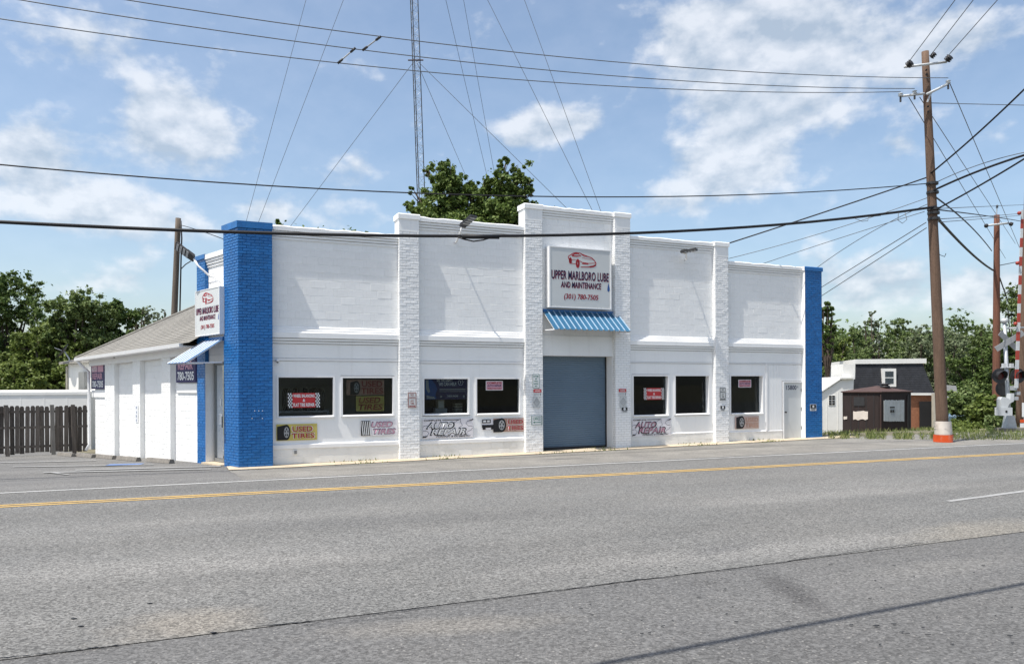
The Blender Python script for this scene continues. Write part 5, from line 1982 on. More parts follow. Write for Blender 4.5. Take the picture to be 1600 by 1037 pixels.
KY = 43.0
kc = at(1371, 640, KY + 1.6)
kz = float(ground(kc[0], KY))
kiosk = thing('brown_kiosk', 'boarded dark brown polygonal kiosk with low hipped roof in front of the house', 'kiosk', (kc[0], kc[1], kz))
k_pts = [at(1316.5, 640, KY + 1.3), at(1372.5, 640, KY), at(1378, 640, KY - .05), at(1423.5, 640, KY + 1.0)]
kb = np.array([.9, 2.6, 0])
ring = [p * [1, 1, 0] for p in (k_pts[0], k_pts[1], k_pts[2], k_pts[3])] + [k_pts[3] * [1, 1, 0] + kb, k_pts[0] * [1, 1, 0] + kb * [1.6, 1, 0]]
zt = at(1372, 613, KY)[2]
zb_ = -1.2
MB().extrude([p + UP * zb_ for p in ring], (0, 0, zt - zb_)).build('wall', 'kiosk_brown', kiosk)
apex = np.mean(ring, axis=0) + UP * at(1378, 604, KY + 1.2)[2]
rr_ = MB()
ctr = np.mean(ring, axis=0)
ov = [ctr + (p - ctr) * 1.05 for p in ring]
for i in range(len(ov)):
    a, b = ov[i] + UP * zt, ov[(i + 1) % len(ov)] + UP * zt
    rr_.add([a, b, apex, a + UP * .06, b + UP * .06, apex + UP * .06], [(0, 2, 1), (3, 4, 5), (0, 1, 4, 3)])
rr_.build('roof', 'kiosk_roof', kiosk)
MB().lathe(apex - UP * .05 + np.array([.25, -.4, 0]), UP, [(0, .26), (.10, .26), (.11, .2), (.16, .18), (.17, .28), (.22, .28), (.26, .1)], 12).build('roof_vent', 'dark_steel', kiosk, smooth=True)


def kpanel(xa, xb, ya, yb, fa, fb, mat, name, d=.03, jag=0.0):
    """panel laid on the kiosk face running fa -> fb"""
    fa, fb = fa * [1, 1, 0], fb * [1, 1, 0]
    dr = (fb - fa) / np.linalg.norm(fb - fa)
    nn = np.array([dr[1], -dr[0], 0])
    def pt(x, y):
        dd = pix_dir(x, y)
        t = (fa @ nn + d) / (dd[:2] @ nn[:2])
        p = dd * t
        return np.array([p[0], p[1], p[2] + CAM_Z])
    pts = [pt(xa, yb), pt(xb, yb), pt(xb, ya), pt(xa, ya)]
    if jag:
        rdj = random.Random(int(xa))
        out = []
        for (p, r) in zip(pts, pts[1:] + pts[:1]):
            for k in range(6):
                out.append(p + (r - p) * k / 6 + UP * rdj.uniform(-jag, jag))
        pts = out
    return MB().extrude(pts, -nn * .03).build(name, mat, kiosk)


kpanel(1333, 1356, 642, 655.5, k_pts[0], k_pts[1], 'drum_white', 'torn_notice', jag=.04)
kpanel(1318, 1323.5, 650.5, 655, k_pts[0], k_pts[1], 'drum_white', 'torn_notice', jag=.03)
kpanel(1334, 1351, 620, 634, k_pts[0], k_pts[1], 'dark_steel', 'shutter')
for x in (1329, 1341, 1353, 1365):
    kpanel(x, x + .8, 615, 676, k_pts[0], k_pts[1], 'dark_steel', 'wall_seam', .015)
for i, x in enumerate((1381.5, 1389.5, 1400.5, 1407)):
    xe = (1389.0, 1400.0, 1406.5, 1413.0)[i]
    kpanel(x, xe, 625, 658, k_pts[2], k_pts[3], 'weathered_board', 'shutter_board', .04, jag=.02)
kpanel(1391, 1398, 635, 637, k_pts[2], k_pts[3], 'dark_steel', 'letter_slot', .06)
for (a, b) in ((1391.5, 1394), (1395, 1397.5)):
    kpanel(a, b, 640, 644, k_pts[2], k_pts[3], 'dark_steel', 'letter_slot', .06)
for x in (1376, 1418.5, 1421.5):
    kpanel(x, x + 1.4, 616, 676, k_pts[2], k_pts[3], 'kiosk_roof' if x < 1400 else 'dark_steel', 'corner_post', .05)

# ------------------------------------------------------------------ utility poles
def pole(name, base, top, r0, r1, mat, label, group='utility poles'):
    root = thing(name, label, 'pole', base, group)
    k = 14
    path = [np.asarray(base) + (np.asarray(top) - base) * i / k for i in range(k + 1)]
    rads = [r0 + (r1 - r0) * i / k for i in range(k + 1)]
    path[0] = path[0] - UP * .3
    MB().tube(path, rads, 14).build('shaft', mat, root, smooth=True)
    return root


def insulator(p, up, root, n=3, r=.07, mat='ink_grey'):
    prof = []
    for i in range(n):
        prof += [(i * .06, r * .45), (i * .06 + .02, r), (i * .06 + .045, r * .5)]
    MB().lathe(p, up, prof, 10).build('insulator', mat, root, smooth=True)


PB = gp(1473.5, 690)
PYY = float(PB[1])
PT = at(1445.5, 81, PYY - .2)
main = pole('utility_pole', PB, PT, .19, .11, 'pole_wood', 'tall leaning brown wooden pole with two white crossarms')


def arm(root, a, b, r=.04):
    a, b = np.asarray(a), np.asarray(b)
    MB().tube([a, b], r, 8).build('crossarm', 'signal_grey', root, smooth=True)


Y0 = PYY - .2
U1a, U1b = at(1413, 105, Y0 - .3), at(1479, 97, Y0 - .3)
arm(main, U1a, U1b)
insulator(U1a + np.array([.05, -.1, .0]), np.array([.3, -.6, .3]), main, 3, .12, 'dark_steel')
insulator(U1b + np.array([-.05, -.1, .0]), np.array([.2, -.6, .4]), main, 3, .12, 'dark_steel')
insulator(at(1455, 90, Y0 - .3), np.array([.2, -.5, .3]), main, 3, .09, 'dark_steel')
U2a, U2m, U2b = at(1407.5, 150.5, Y0 - .25), at(1444, 146.5, Y0 - .25), at(1481, 131.5, Y0 - .25)
arm(main, U2a, U2m)
arm(main, at(1448, 147.5, Y0 - .25), U2b)
MB().tube([at(1449, 160, Y0 - .2), at(1455, 145, Y0 - .25)], .03, 6).build('brace', 'galvanised', main)
I1, I2, I3 = at(1407, 145, Y0 - .25), at(1429, 141, Y0 - .25), at(1481.5, 125, Y0 - .25)
for q_ in (I1, I2, I3):
    insulator(q_ - UP * .12, UP, main, 2, .08, 'signal_grey')
    MB().tube([q_ - UP * .3, q_ - UP * .1], .03, 6).build('insulator_pin', 'dark_steel', main)
for y in (287, 301, 327, 333, 342):
    pc_ = at(1447 + (y - 81) * .046 - 0, y, PYY - .15)
    MB().tube([pc_ - UP * .04, pc_ + UP * .04], .185, 12).build('band', 'dark_steel', main)
for y in (110, 117, 167, 175):
    pc_ = at(1445.5 + (y - 81) * .046, y, PYY - .32)
    MB().tube([pc_, pc_ + np.array([0, -.04, 0])], .03, 6).build('bolt', 'ink_black', main)
MB().tube([at(1464.5, 380, PYY - .05), at(1468, 398, PYY - .05), at(1476, 401, PYY - .05), at(1478, 396, PYY - .05)], .012, 5).build('loose_wire', 'wire_black', main)
# crushed drum sleeve round the foot
drum = thing('traffic_drum', 'crushed white and orange traffic drum wrapped round the pole foot', 'drum', PB)


def drum_ring(z0, z1, r, mat):
    mb = MB()
    n = 22
    rdq = random.Random(int(z0 * 100))
    vs = []
    zs = np.linspace(z0, z1, 4)
    for z in zs:
        for j in range(n):
            a = 2 * math.pi * j / n
            rr__ = r * (1 + .06 * math.sin(3 * a + z * 6) + rdq.uniform(-.015, .015))
            vs.append((PB[0] + .02 - z * .05 + rr__ * math.cos(a), PB[1] + rr__ * math.sin(a), PB[2] + z))
    f = [(i * n + j, i * n + (j + 1) % n, (i + 1) * n + (j + 1) % n, (i + 1) * n + j) for i in range(3) for j in range(n)]
    mb.add(vs, f)
    mb.build('band', mat, drum, smooth=True)


drum_ring(0, .24, .29, 'orange_plastic')
drum_ring(.24, .45, .255, 'drum_white')
drum_ring(.45, .68, .245, 'drum_white')
MB().tube([PB + UP * .44, PB + UP * .47], .262, 22, cap=False).build('band', 'drum_white', drum)

P2B, P2T = at(1556.5, 640, 46.0), at(1557.5, 336, 46.0)
P2B[2] = float(ground(P2B[0], P2B[1])) 
pole2 = pole('utility_pole', P2B, P2T, .23, .15, 'pole_dark', 'red brown wooden pole behind the crossing signal with short white crossarm')
arm(pole2, at(1541, 352.5, 45.7), at(1577, 348.5, 45.7), .06)
insulator(at(1541, 352.5, 45.7), np.array([-.3, -.5, -.2]), pole2, 3, .12, 'dark_steel')
insulator(at(1578, 349.5, 45.7), np.array([.3, -.5, -.3]), pole2, 3, .12, 'dark_steel')
MB().tube([at(1557, 336, 46), at(1558, 320, 46)], .03, 6).build('top_pin', 'galvanised', pole2)
insulator(at(1558, 325, 46), UP, pole2, 3, .08, 'dark_steel')
P3B, P3T = at(1594, 640, 37.0), at(1601, 395, 37.0)
P3B[2] = float(ground(P3B[0], P3B[1]))
P3T[2] += 3
P3T[0] += .2
pole('utility_pole', P3B, P3T, .21, .17, 'pole_wood', 'light brown wooden pole at the right picture edge behind the gate arm')
P4B, P4T = at(271.5, 500, 38.0), at(278.5, 341, 38.0)
P4B = np.array([P4B[0] - .25, P4B[1], -.5])
pl4 = pole('utility_pole', P4B, P4T, .18, .13, 'pole_grey', 'dark grey wooden pole rising behind the annex roof')
MB().tube([at(282.5, 345, 37.8), at(284, 372, 37.8), at(283, 400, 37.8), at(281, 490, 37.8)], .035, 6).build('conduit', 'wire_black', pl4, smooth=True)
MB().tube([at(283, 420, 37.8), at(290, 413, 37.8), at(298, 408, 37.8)], .025, 6).build('cable_loop', 'wire_black', pl4)
P5 = at(19, 545, 75)
pl5 = pole('utility_pole', np.array([P5[0], P5[1], -1.0]), at(19, 541, 75), .15, .12, 'pole_grey', 'distant small pole with crossarm in front of the left trees')
MB().tube([at(7, 549.5, 74.8), at(33, 549.5, 74.8)], .08, 6).build('crossarm', 'fence_pale', pl5)

# ------------------------------------------------------------------ wires
def plane_pt(px, py, A, B):
    d = pix_dir(px, py)
    ab = np.array([B[0] - A[0], B[1] - A[1]])
    nn = np.array([-ab[1], ab[0]])
    t = (A[0] * nn[0] + A[1] * nn[1]) / (d[0] * nn[0] + d[1] * nn[1])
    p = d * t
    k = ((p[0] - A[0]) * ab[0] + (p[1] - A[1]) * ab[1]) / (ab @ ab)
    return k, p[2] + CAM_Z


def wire(pix, A, B, r, mat, label, group, k0=None, k1=None, n=40, deg=2, name='overhead_wire'):
    A, B = np.asarray(A, float)[:2], np.asarray(B, float)[:2]
    kz_ = np.array([plane_pt(x, y, A, B) for x, y in pix])
    deg = min(deg, len(pix) - 1)
    co = np.polyfit(kz_[:, 0], kz_[:, 1], deg)
    k0 = kz_[:, 0].min() if k0 is None else k0
    k1 = kz_[:, 0].max() if k1 is None else k1
    path = []
    for k in np.linspace(k0, k1, n):
        path.append((A[0] + (B[0] - A[0]) * k, A[1] + (B[1] - A[1]) * k, float(np.polyval(co, k))))
    o = MB().tube(path, r, 6).build(name, mat, origin=path[0], smooth=True)
    tag(o, label, 'wire', group)
    return path


PLX = np.array([PT[0] * .4 + PB[0] * .6, PYY])
LFT = np.array([-22.0, 12.3])
GW = 'street wires along the road'


def off(p, d):
    dr = LFT - PLX
    dr = dr / np.linalg.norm(dr)
    return np.asarray(p)[:2] + np.array([-dr[1], dr[0]]) * d


KX = 1.25
wire([(200, 0), (595, 58.5), (1100, 107.5), (1420, 120.5), (1480, 123)], I3, LFT + (I3[:2] - PLX), .011, 'wire_grey', 'uppermost of the three thin wires to the pole crossarm', GW, k1=KX, k0=0)
pb_ = wire([(28, 0), (552, 76), (640, 87.5), (1100, 129), (1428, 138.5)], I2, LFT + (I2[:2] - PLX), .011, 'wire_grey', 'middle of the three thin wires to the pole crossarm', GW, k1=KX, k0=0)
pc_ = wire([(0, 30), (528, 98), (640, 110.5), (1100, 141.5), (1407, 143.5)], I1, LFT + (I1[:2] - PLX), .011, 'wire_grey', 'lowest of the three thin wires to the pole crossarm', GW, k1=KX, k0=0)
wire([(0, 257.8), (640, 300.3), (1100, 307.2), (1437, 287.8), (1446, 287)], PLX + np.array([-.1, -.2]), LFT, .016, 'wire_black', 'single thin black cable above the parapet', GW, k1=KX, k0=0)
wire([(0, 348), (300, 357.8), (640, 369.5), (740, 370), (1100, 358.5), (1300, 343), (1444, 326)], PLX + np.array([-.1, -.25]), LFT + np.array([.3, 1.0]), .042, 'wire_black', 'thick black telephone cable crossing in front of the parapet', GW, k1=KX, k0=0, deg=3)
# splice bulge and loop on the thick cable
lp = thing('cable_loop', 'slack black loop hanging from the thick cable over the second bay', 'cable', at(738, 373, 18.6))
MB().tube([at(715, 370.5, 18.5), at(726, 374, 18.5), at(740, 377, 18.5), at(755, 375, 18.55), at(768, 371, 18.6)], .018, 6).build('loop', 'wire_black', lp, smooth=True)
MB().tube([at(722, 369.5, 18.5), at(780, 370, 18.65)], .055, 8).build('splice_sleeve', 'wire_black', lp, smooth=True)

# two spacer rods
def spacer(a, b, Ya, Yb, label):
    a3, b3 = at(*a, Ya), at(*b, Yb)
    o = thing('wire_spacer', label, 'spacer', a3, 'spacer rods between the thin wires')
    MB().tube([a3, b3], .016, 6).build('rod', 'ink_grey', o)
    for p, d in ((a3, b3 - a3), (b3, a3 - b3)):
        d = d / np.linalg.norm(d)
        MB().tube([p - d * .03, p + d * .12, p + d * .14], [.03, .03, .015], 8).build('clamp', 'dark_steel', o, smooth=True)


def wire_Y(px, A, B):
    d = pix_dir(px, 100)
    A, B = np.asarray(A)[:2], np.asarray(B)[:2]
    ab = B - A
    nn = np.array([-ab[1], ab[0]])
    return float((A @ nn) / (d[:2] @ nn))


Ya = lambda px, I_: wire_Y(px, I_[:2], LFT + (I_[:2] - PLX))
spacer((529, 98.2), (554, 76.4), Ya(529, I1), Ya(554, I2), 'lower left grey spacer rod between two thin wires')
spacer((568, 77.8), (593.5, 58.4), Ya(568, I2), Ya(593, I3), 'upper right grey spacer rod between two thin wires')


def seg(pix, Ys, r, mat, label, group, ext0=0.0, ext1=0.0, n=26, name='overhead_wire'):
    P3 = np.array([at(x, y, Y) for (x, y), Y in zip(pix, Ys)])
    t = np.linspace(0, 1, len(pix)) if len(pix) < 3 else None
    if t is None:
        L_ = np.concatenate([[0], np.cumsum(np.linalg.norm(np.diff(P3[:, :2], axis=0), axis=1))])
        t = L_ / L_[-1]
    dg = min(2, len(pix) - 1)
    cs = [np.polyfit(t, P3[:, i], dg if i == 2 else 1) for i in range(3)]
    path = [tuple(float(np.polyval(c_, k)) for c_ in cs) for k in np.linspace(-ext0, 1 + ext1, n)]
    o = MB().tube(path, r, 6).build(name, mat, origin=path[0], smooth=True)
    tag(o, label, 'wire', group)


GU = 'wires from the main pole across the road'
seg([(1417, 101), (1494, -2)], [Y0 - .4, 21.4], .012, 'wire_grey', 'leftmost wire rising from the top crossarm out of the picture', GU, ext1=3.5)
seg([(1453, 88), (1522.5, -2)], [Y0 - .3, 21.8], .012, 'wire_grey', 'middle wire rising from the pole top out of the picture', GU, ext1=3.5)
seg([(1480, 89), (1560.5, -2)], [Y0 - .3, 22.2], .012, 'wire_grey', 'rightmost wire rising from the top crossarm out of the picture', GU, ext1=3.5)
seg([(1454, 161.2), (1600, 164.6)], [PYY, 28], .012, 'wire_grey', 'thin nearly level wire right of the pole top', GU, ext1=2)
seg([(1448, 273), (1519, 221), (1566, 176), (1600, 135)], [PYY - .2, 23.7, 22.6, 21.8], .026, 'wire_black', 'black cable climbing steeply to the upper right', GU, ext1=1.5)
seg([(1447, 300.5), (1503, 280.5), (1554, 260), (1600, 240.5)], [PYY - .2, 24.2, 23.0, 22.0], .033, 'wire_black', 'thick black cable climbing gently to the right edge', GU, ext1=1.5)
seg([(1457, 328), (1503, 307.5), (1545, 284.5), (1581, 260), (1600, 246)], [PYY - .2, 24.2, 23.2, 22.3, 21.9], .026, 'wire_black', 'black cable curving up from the cable junction', GU, ext1=1.5)
seg([(1458, 285), (1533, 260), (1600, 237)], [PYY - .2, 23.9, 22.4], .012, 'wire_grey', 'thin wire above the thick right hand cable', GU, ext1=1.5)
GD = 'wires between the main pole and the second pole'
seg([(1420, 152), (1540, 352)], [Y0, 45.7], .014, 'wire_grey', 'left thin wire dropping to the second pole', GD, ext1=.6)
seg([(1437, 152), (1556, 334)], [Y0, 46], .014, 'wire_grey', 'middle thin wire dropping to the second pole', GD, ext1=.6)
seg([(1483, 128), (1576, 347)], [Y0, 45.7], .014, 'wire_grey', 'right thin wire dropping to the second pole', GD, ext1=.6)
seg([(1461, 335), (1501, 380), (1529, 408), (1553, 422)], [PYY, 32, 38.5, 46], .05, 'wire_black', 'thick black cable sagging to the second pole', GD)
seg([(1460, 303), (1498, 341), (1537, 379), (1552, 391)], [PYY, 33, 42, 46], .028, 'wire_black', 'straight black cable dropping to the second pole', GD)
seg([(1470, 327), (1547, 340), (1594, 344.6)], [PYY, 40, 52], .022, 'wire_black', 'black wire passing the second pole top', GD, ext1=.3)
seg([(1463, 342), (1545, 338), (1600, 333)], [PYY, 38, 50], .016, 'wire_grey', 'grey wire level with the second pole top', GD, ext1=.3)
seg([(1466, 347), (1548, 341), (1600, 336)], [PYY, 38, 50], .014, 'wire_grey', 'lower grey wire level with the second pole top', GD, ext1=.3)
seg([(1463, 326), (1600, 320)], [PYY, 50], .014, 'wire_grey', 'faint wire above the second pole top', GD, ext1=.3)
seg([(1560, 415), (1600, 407)], [46, 55], .025, 'wire_black', 'black wire leaving the second pole to the right', GD, ext1=1)
seg([(1562, 434), (1574, 468)], [46, 62], .04, 'wire_black', 'black cable running back from the second pole', GD, ext1=.2)
GB = 'service wires to the shop roof'
BYb = 26.5
seg([(1134, 379), (1262, 344), (1355, 310), (1412, 290), (1447, 275)], [27.0, 26.6, 26.2, 26, PYY], .024, 'wire_black', 'black service cable reaching the parapet by the fourth pillar', GB)
seg([(1137, 403), (1281, 368), (1425, 316)], [28, 27, PYY], .011, 'wire_grey', 'upper thin service wire to the last bay', GB, ext1=.08)
seg([(1183, 412.5), (1300, 381), (1378, 350.6), (1440, 330)], [29, 27.6, 26.5, PYY], .011, 'wire_grey', 'middle thin service wire to the last bay', GB)
seg([(1273, 416), (1333, 388), (1397, 340), (1442, 322)], [31, 29, 27, PYY], .011, 'wire_grey', 'sagging thin wire behind the right blue pillar top', GB)
seg([(1270, 457), (1447, 347.5)], [34, PYY], .014, 'wire_grey', 'upper of two wires ending behind the right blue pillar', GB, ext0=.2)
seg([(1270, 471), (1447.5, 356)], [34, PYY], .014, 'wire_grey', 'lower of two wires ending behind the right blue pillar', GB, ext0=.2)
seg([(283, 352), (315, 361), (352, 375)], [37.8, 34, 30], .016, 'wire_black', 'short black service wire from the grey pole to the corner', GB, ext1=.3)
cl = thing('cable_loop', 'grey slack loops under the cable left of the main pole', 'cable', at(1412, 340, PYY - .3))
MB().tube([at(1404, 330, PYY - .3), at(1403, 344, PYY - .3), at(1410, 349, PYY - .3), at(1417, 343, PYY - .3), at(1414, 332, PYY - .3)], .010, 5).build('loop', 'wire_grey', cl, smooth=True)
MB().tube([at(1335, 341, 24.7), at(1347, 346, 24.7), at(1356, 345, 24.8), at(1357, 339, 24.8), at(1376, 337, 24.9)], .009, 5).build('loop', 'wire_grey', cl, smooth=True)

# heavy cable overhead behind the lens, whose shadow crosses the near asphalt
g0, g1 = gp(945, 1034), gp(1598, 911)
hgt = 6.0
back_v = -sun_dir / (-sun_dir[2]) * hgt
c0, c1 = g0 + back_v, g1 + back_v
dv = (c1 - c0) / np.linalg.norm(c1 - c0)
pth = [c0 - dv * 12, c0 - dv * 4, c0, c1, c1 + dv * 8, c1 + dv * 22]
o = MB().tube(pth, .034, 8).build('overhead_wire', 'wire_black', origin=pth[0], smooth=True)
tag(o, 'heavy cable overhead out of view that shades the near asphalt', 'wire', GU)

# ------------------------------------------------------------------ lattice tower and guys
TY = 45.0
tb_, tt_ = at(657.5, 320, TY), at(625, -600, TY)
ax = (tt_ - tb_) / np.linalg.norm(tt_ - tb_)
tb_ = tb_ - ax * ((tb_[2] - .0) / ax[2])
tower = thing('radio_mast', 'slender guyed lattice mast rising behind the shop roof', 'mast', tb_)
TL = float(np.linalg.norm(tt_ - tb_))
rad_ = .26
legs = []
for i in range(3):
    a = 2 * math.pi * i / 3 + .35
    o_ = np.array([rad_ * math.cos(a), rad_ * math.sin(a), 0])
    legs.append(o_)
    MB().tube([tb_ + o_, tt_ + o_], .028, 6).build('leg', 'dark_steel', tower)
br = MB()
stp = .46
for k in range(int(TL / stp)):
    p, p2 = tb_ + ax * k * stp, tb_ + ax * (k + 1) * stp
    for i in range(3):
        a, b = legs[i], legs[(i + 1) % 3]
        br.tube([p + a, p + b], .009, 3, cap=False)
        br.tube([p + a, p2 + b] if k % 2 else [p + b, p2 + a], .009, 3, cap=False)
br.build('lattice_bracing', 'galvanised', tower, kind='stuff')
tw = lambda py: at(657.5 + (py - 320) * 32.5 / 920, py, TY)
MB().tube([tw(93) - UP * .05 + np.array([-.45, 0, 0]), tw(93) - UP * .05 + np.array([.45, 0, 0])], .04, 6).build('guy_bracket', 'kiosk_roof', tower)


def guy(py, bx, by, Yb, label):
    a, b = tw(py), at(bx, by, Yb)
    d = b - a
    k = (a[2] + .3) / -d[2]
    o = MB().tube([a, a + d * k], .014, 5).build('guy_wire', 'wire_grey', origin=a)
    tag(o, label, 'wire', 'guy wires of the mast')


guy(-550, 385, 345, 52, 'outer left guy wire of the mast coming down from its top')
guy(-262, 404, 347, 52, 'inner left guy wire of the mast')
guy(93, 455, 352, 52, 'low left guy wire of the mast from the bracket')
guy(93, 717, 250, 58, 'steep right guy wire from the mast bracket into the tree')
guy(93, 885, 325, 44, 'long right guy wire from the mast bracket over the centre bay')
guy(-253, 757, 258, 58, 'right guy wire of the mast, left of a close pair behind the tree')
guy(-547, 771, 262, 58, 'right guy wire of the mast, right of a close pair behind the tree')
guy(-250, 925, 328, 44, 'lower of the two guy wires ending right of the centre parapet')
guy(-530, 938, 328, 44, 'upper of the two guy wires ending right of the centre parapet')

# ------------------------------------------------------------------ level crossing signal
CY = 31.0
sb_ = at(1577, 672.5, CY)
sb_[2] = float(ground(sb_[0], sb_[1]))
sig = thing('crossing_signal', 'silver railway crossing signal with crossbuck, two hooded lamps and raised gate', 'signal', sb_)
mt = at(1569.5, 505, CY)
MB().tube([sb_, sb_ + (mt - sb_) * .35, mt], [.10, .075, .065], 12).build('mast', 'galvanised', sig, smooth=True)
MB().lathe(mt, UP, [(0, .06), (.03, .11), (.10, .135), (.17, .11), (.21, .03)], 12).build('bell', 'signal_grey', sig, smooth=True)
MB().hexa([sb_ + np.array([x, y, z]) for z in (-.1, .12) for (x, y) in ((-.4, -.3), (.4, -.3), (.4, .3), (-.4, .3))]).build('footing', 'old_concrete', sig)
MB().hexa([sb_ + np.array([x * (1 if z < .2 else .55), y, z]) for z in (.12, .62) for (x, y) in ((-.22, -.15), (.22, -.15), (.22, .15), (-.22, .15))]).build('base_casting', 'galvanised', sig)
cxb = at(1573.5, 533, CY) + np.array([0, -.14, 0])
for sgn in (1, -1):
    d = np.array([.72, -.25 * sgn, .52 * sgn])
    d = d / np.linalg.norm(d)
    w_ = np.cross(d, np.array([0, -1, 0]))
    w_ = w_ / np.linalg.norm(w_) * .11
    oo = np.array([0, -.03 * sgn, 0])
    MB().extrude([cxb + oo - d * .58 - w_, cxb + oo + d * .58 - w_, cxb + oo + d * .58 + w_, cxb + oo - d * .58 + w_], (0, .02, 0)).build('crossbuck_blade', 'ink_grey', sig)
MB().tube([at(1572, 513, CY), at(1600, 511.5, CY - .1), at(1625, 511, CY - .2)], .035, 8).build('top_arm', 'signal_grey', sig)
la = at(1576, 573.5, CY)
MB().tube([at(1564, 574.5, CY - .1), at(1592, 573.5, CY - .1)], .035, 8).build('lamp_arm', 'galvanised', sig)
for x in (1568.5, 1580.5):
    p = at(x, 571.5, CY - .1)
    MB().hexa([p + np.array([a, b, c_]) for c_ in (-.08, .1) for (a, b) in ((-.06, -.06), (.06, -.06), (.06, .06), (-.06, .06))]).build('junction_box', 'signal_grey', sig)
for x in (1561.5, 1590):
    p = at(x, 587, CY - .15)
    MB().tube([p, p + np.array([0, -.02, 0])], .30, 26).build('lamp_background', 'dark_steel', sig)
    hood = MB()
    n = 20
    vs = []
    for dy in (-.02, -.34):
        for j in range(n + 1):
            a = math.pi * (-.15 + 1.3 * j / n)
            vs.append(p + np.array([.19 * math.cos(a), dy if dy > -.1 else dy * (.65 + .35 * max(0, math.sin(a))), .19 * math.sin(a)]))
    hood.add(vs, [(j, j + 1, n + 2 + j, n + 1 + j) for j in range(n)] + [(n + 1 + j, n + 2 + j, j + 1, j) for j in range(0)])
    hood.build('lamp_hood', 'dark_steel', sig)
    MB().tube([p + np.array([0, -.02, 0]), p + np.array([0, -.05, 0])], .15, 20).build('lens', 'signal_red', sig)
    MB().tube([p + np.array([0, .02, 0]), p + np.array([0, .15, 0])], .14, 16).build('lamp_housing', 'dark_steel', sig)
p = at(1567, 607, CY + .4)
MB().tube([p, p + np.array([0, .02, 0])], .30, 24).build('rear_lamp_background', 'dark_steel', sig)
# gate machine
p = at(1568.5, 642.5, CY - .35)
mb = MB()
mb.hexa([p + np.array([a, b, c_]) for c_ in (-.16, .16) for (a, b) in ((-.24, -.16), (.24, -.16), (.24, .2), (-.24, .2))])
gm = mb.build('gate_machine', 'signal_grey', sig)
MB().lathe(p + np.array([0, -.16, 0]), np.array([0, -1, 0]), [(0, .05), (.012, .04)], 10).build('emblem', 'ink_black', gm)
p = at(1567.5, 627.5, CY - .35)
prof = [(-.18, -.22), (.10, -.22), (.16, -.08), (.34, .02), (.36, .34), (.22, .34), (.20, .10), (.02, .18), (-.12, .20), (-.18, .1)]
MB().extrude([p + np.array([a + .0, -.13, b]) for a, b in prof], (0, .26, 0)).build('gate_bracket', 'signal_grey', sig)
for (x, y, r_) in ((1583.5, 606, .09), (1590, 614, .07), (1587, 622, .07)):
    q_ = at(x, y, CY - .2)
    MB().hexa([q_ + np.array([a * r_, b * r_, c_ * r_]) for c_ in (-1, 1) for (a, b) in ((-1, -1), (1, -1), (1, 1), (-1, 1))]).build('arm_clamp', 'galvanised', sig)
ga, gb_ = at(1588.0, 606, CY - .3), at(1597.5, 328, CY - .3)
d = gb_ - ga
st_n = 19
for i in range(st_n):
    a, b = ga + d * i / st_n, ga + d * (i + 1) / st_n
    w0, w1 = .085 - .0018 * i, .085 - .0018 * (i + 1)
    MB().hexa([a + np.array([-w0 / 1.2, -.02, 0]), a + np.array([w0 / 1.2, -.02, 0]), a + np.array([w0 / 1.2, .02, 0]), a + np.array([-w0 / 1.2, .02, 0]),
               b + np.array([-w1 / 1.2, -.02, 0]), b + np.array([w1 / 1.2, -.02, 0]), b + np.array([w1 / 1.2, .02, 0]), b + np.array([-w1 / 1.2, .02, 0])]).build('gate_stripe', 'gate_red' if i % 2 else 'signal_grey', sig)
for k in (.70, .36, .98):
    q_ = ga + d * k + np.array([-.12, -.06, 0])
    MB().lathe(q_, np.array([-1, 0, 0]), [(0, .07), (.06, .075), (.10, .05)], 10).build('arm_lamp', 'gate_red', sig, smooth=True)
sgn_ = thing('roadside_sign', 'small white and orange sign at the right picture edge', 'sign', (*at(1597, 670, 34)[:2], float(ground(*at(1597, 670, 34)[:2]))))
MB().extrude([at(1594.5, 660, 34), at(1606, 660, 34), at(1606, 655, 34), at(1594.5, 655, 34)], (0, .03, 0)).build('orange_plate', 'orange_plastic', sgn_)
MB().extrude([at(1594.5, 669, 34), at(1606, 669, 34), at(1606, 661, 34), at(1594.5, 661, 34)], (0, .03, 0)).build('white_plate', 'ink_white', sgn_)
MB().extrude([at(1597.5, 651, 34), at(1608, 651, 34), at(1608, 629, 34), at(1597.5, 629, 34)], (0, .03, 0)).build('white_plate', 'ink_white', sgn_)
q_ = at(1600, 672, 34.05)
MB().tube([np.array([q_[0], q_[1], float(ground(q_[0], q_[1]))]), at(1600, 630, 34.05)], .03, 6).build('post', 'galvanised', sgn_)

# parked car half hidden in the scrub
cpos = at(1507, 664, 46)
cz = float(ground(cpos[0], cpos[1]))
car = thing('parked_car', 'dark blue parked car half hidden in the bushes right of the main pole', 'car', (cpos[0], cpos[1], cz))


def cpt(x, y, z):
    return (cpos[0] + y * .862 - x * .507, cpos[1] - x * .862 - y * .507, cz + z)


body = [(-2.1, .35), (2.1, .35), (2.15, .75), (1.3, .9), (.75, 1.38), (-.9, 1.40), (-1.6, .95), (-2.15, .85)]
MB().extrude([cpt(x, -.8, z) for x, z in body], np.subtract(cpt(0, .8, 0), cpt(0, -.8, 0))).build('body', 'car_paint', car)
MB().extrude([cpt(x, -.81, z) for x, z in ((1.12, .93), (.70, 1.33), (-.82, 1.34), (-1.40, .97))], np.subtract(cpt(0, .81, 0), cpt(0, -.81, 0))).build('side_window', 'window_glass', car)
MB().extrude([cpt(x, -.7, z) for x, z in ((1.32, .92), (.80, 1.36), (.82, 1.385), (1.34, .94))], np.subtract(cpt(0, .7, 0), cpt(0, -.7, 0))).build('windscreen', 'weathered_board', car)
for x in (-1.35, 1.35):
    for y in (-.82, .62):
        MB().tube([cpt(x, y, .32), cpt(x, y + .2, .32)], .32, 18).build('wheel', 'black_rubber', car)


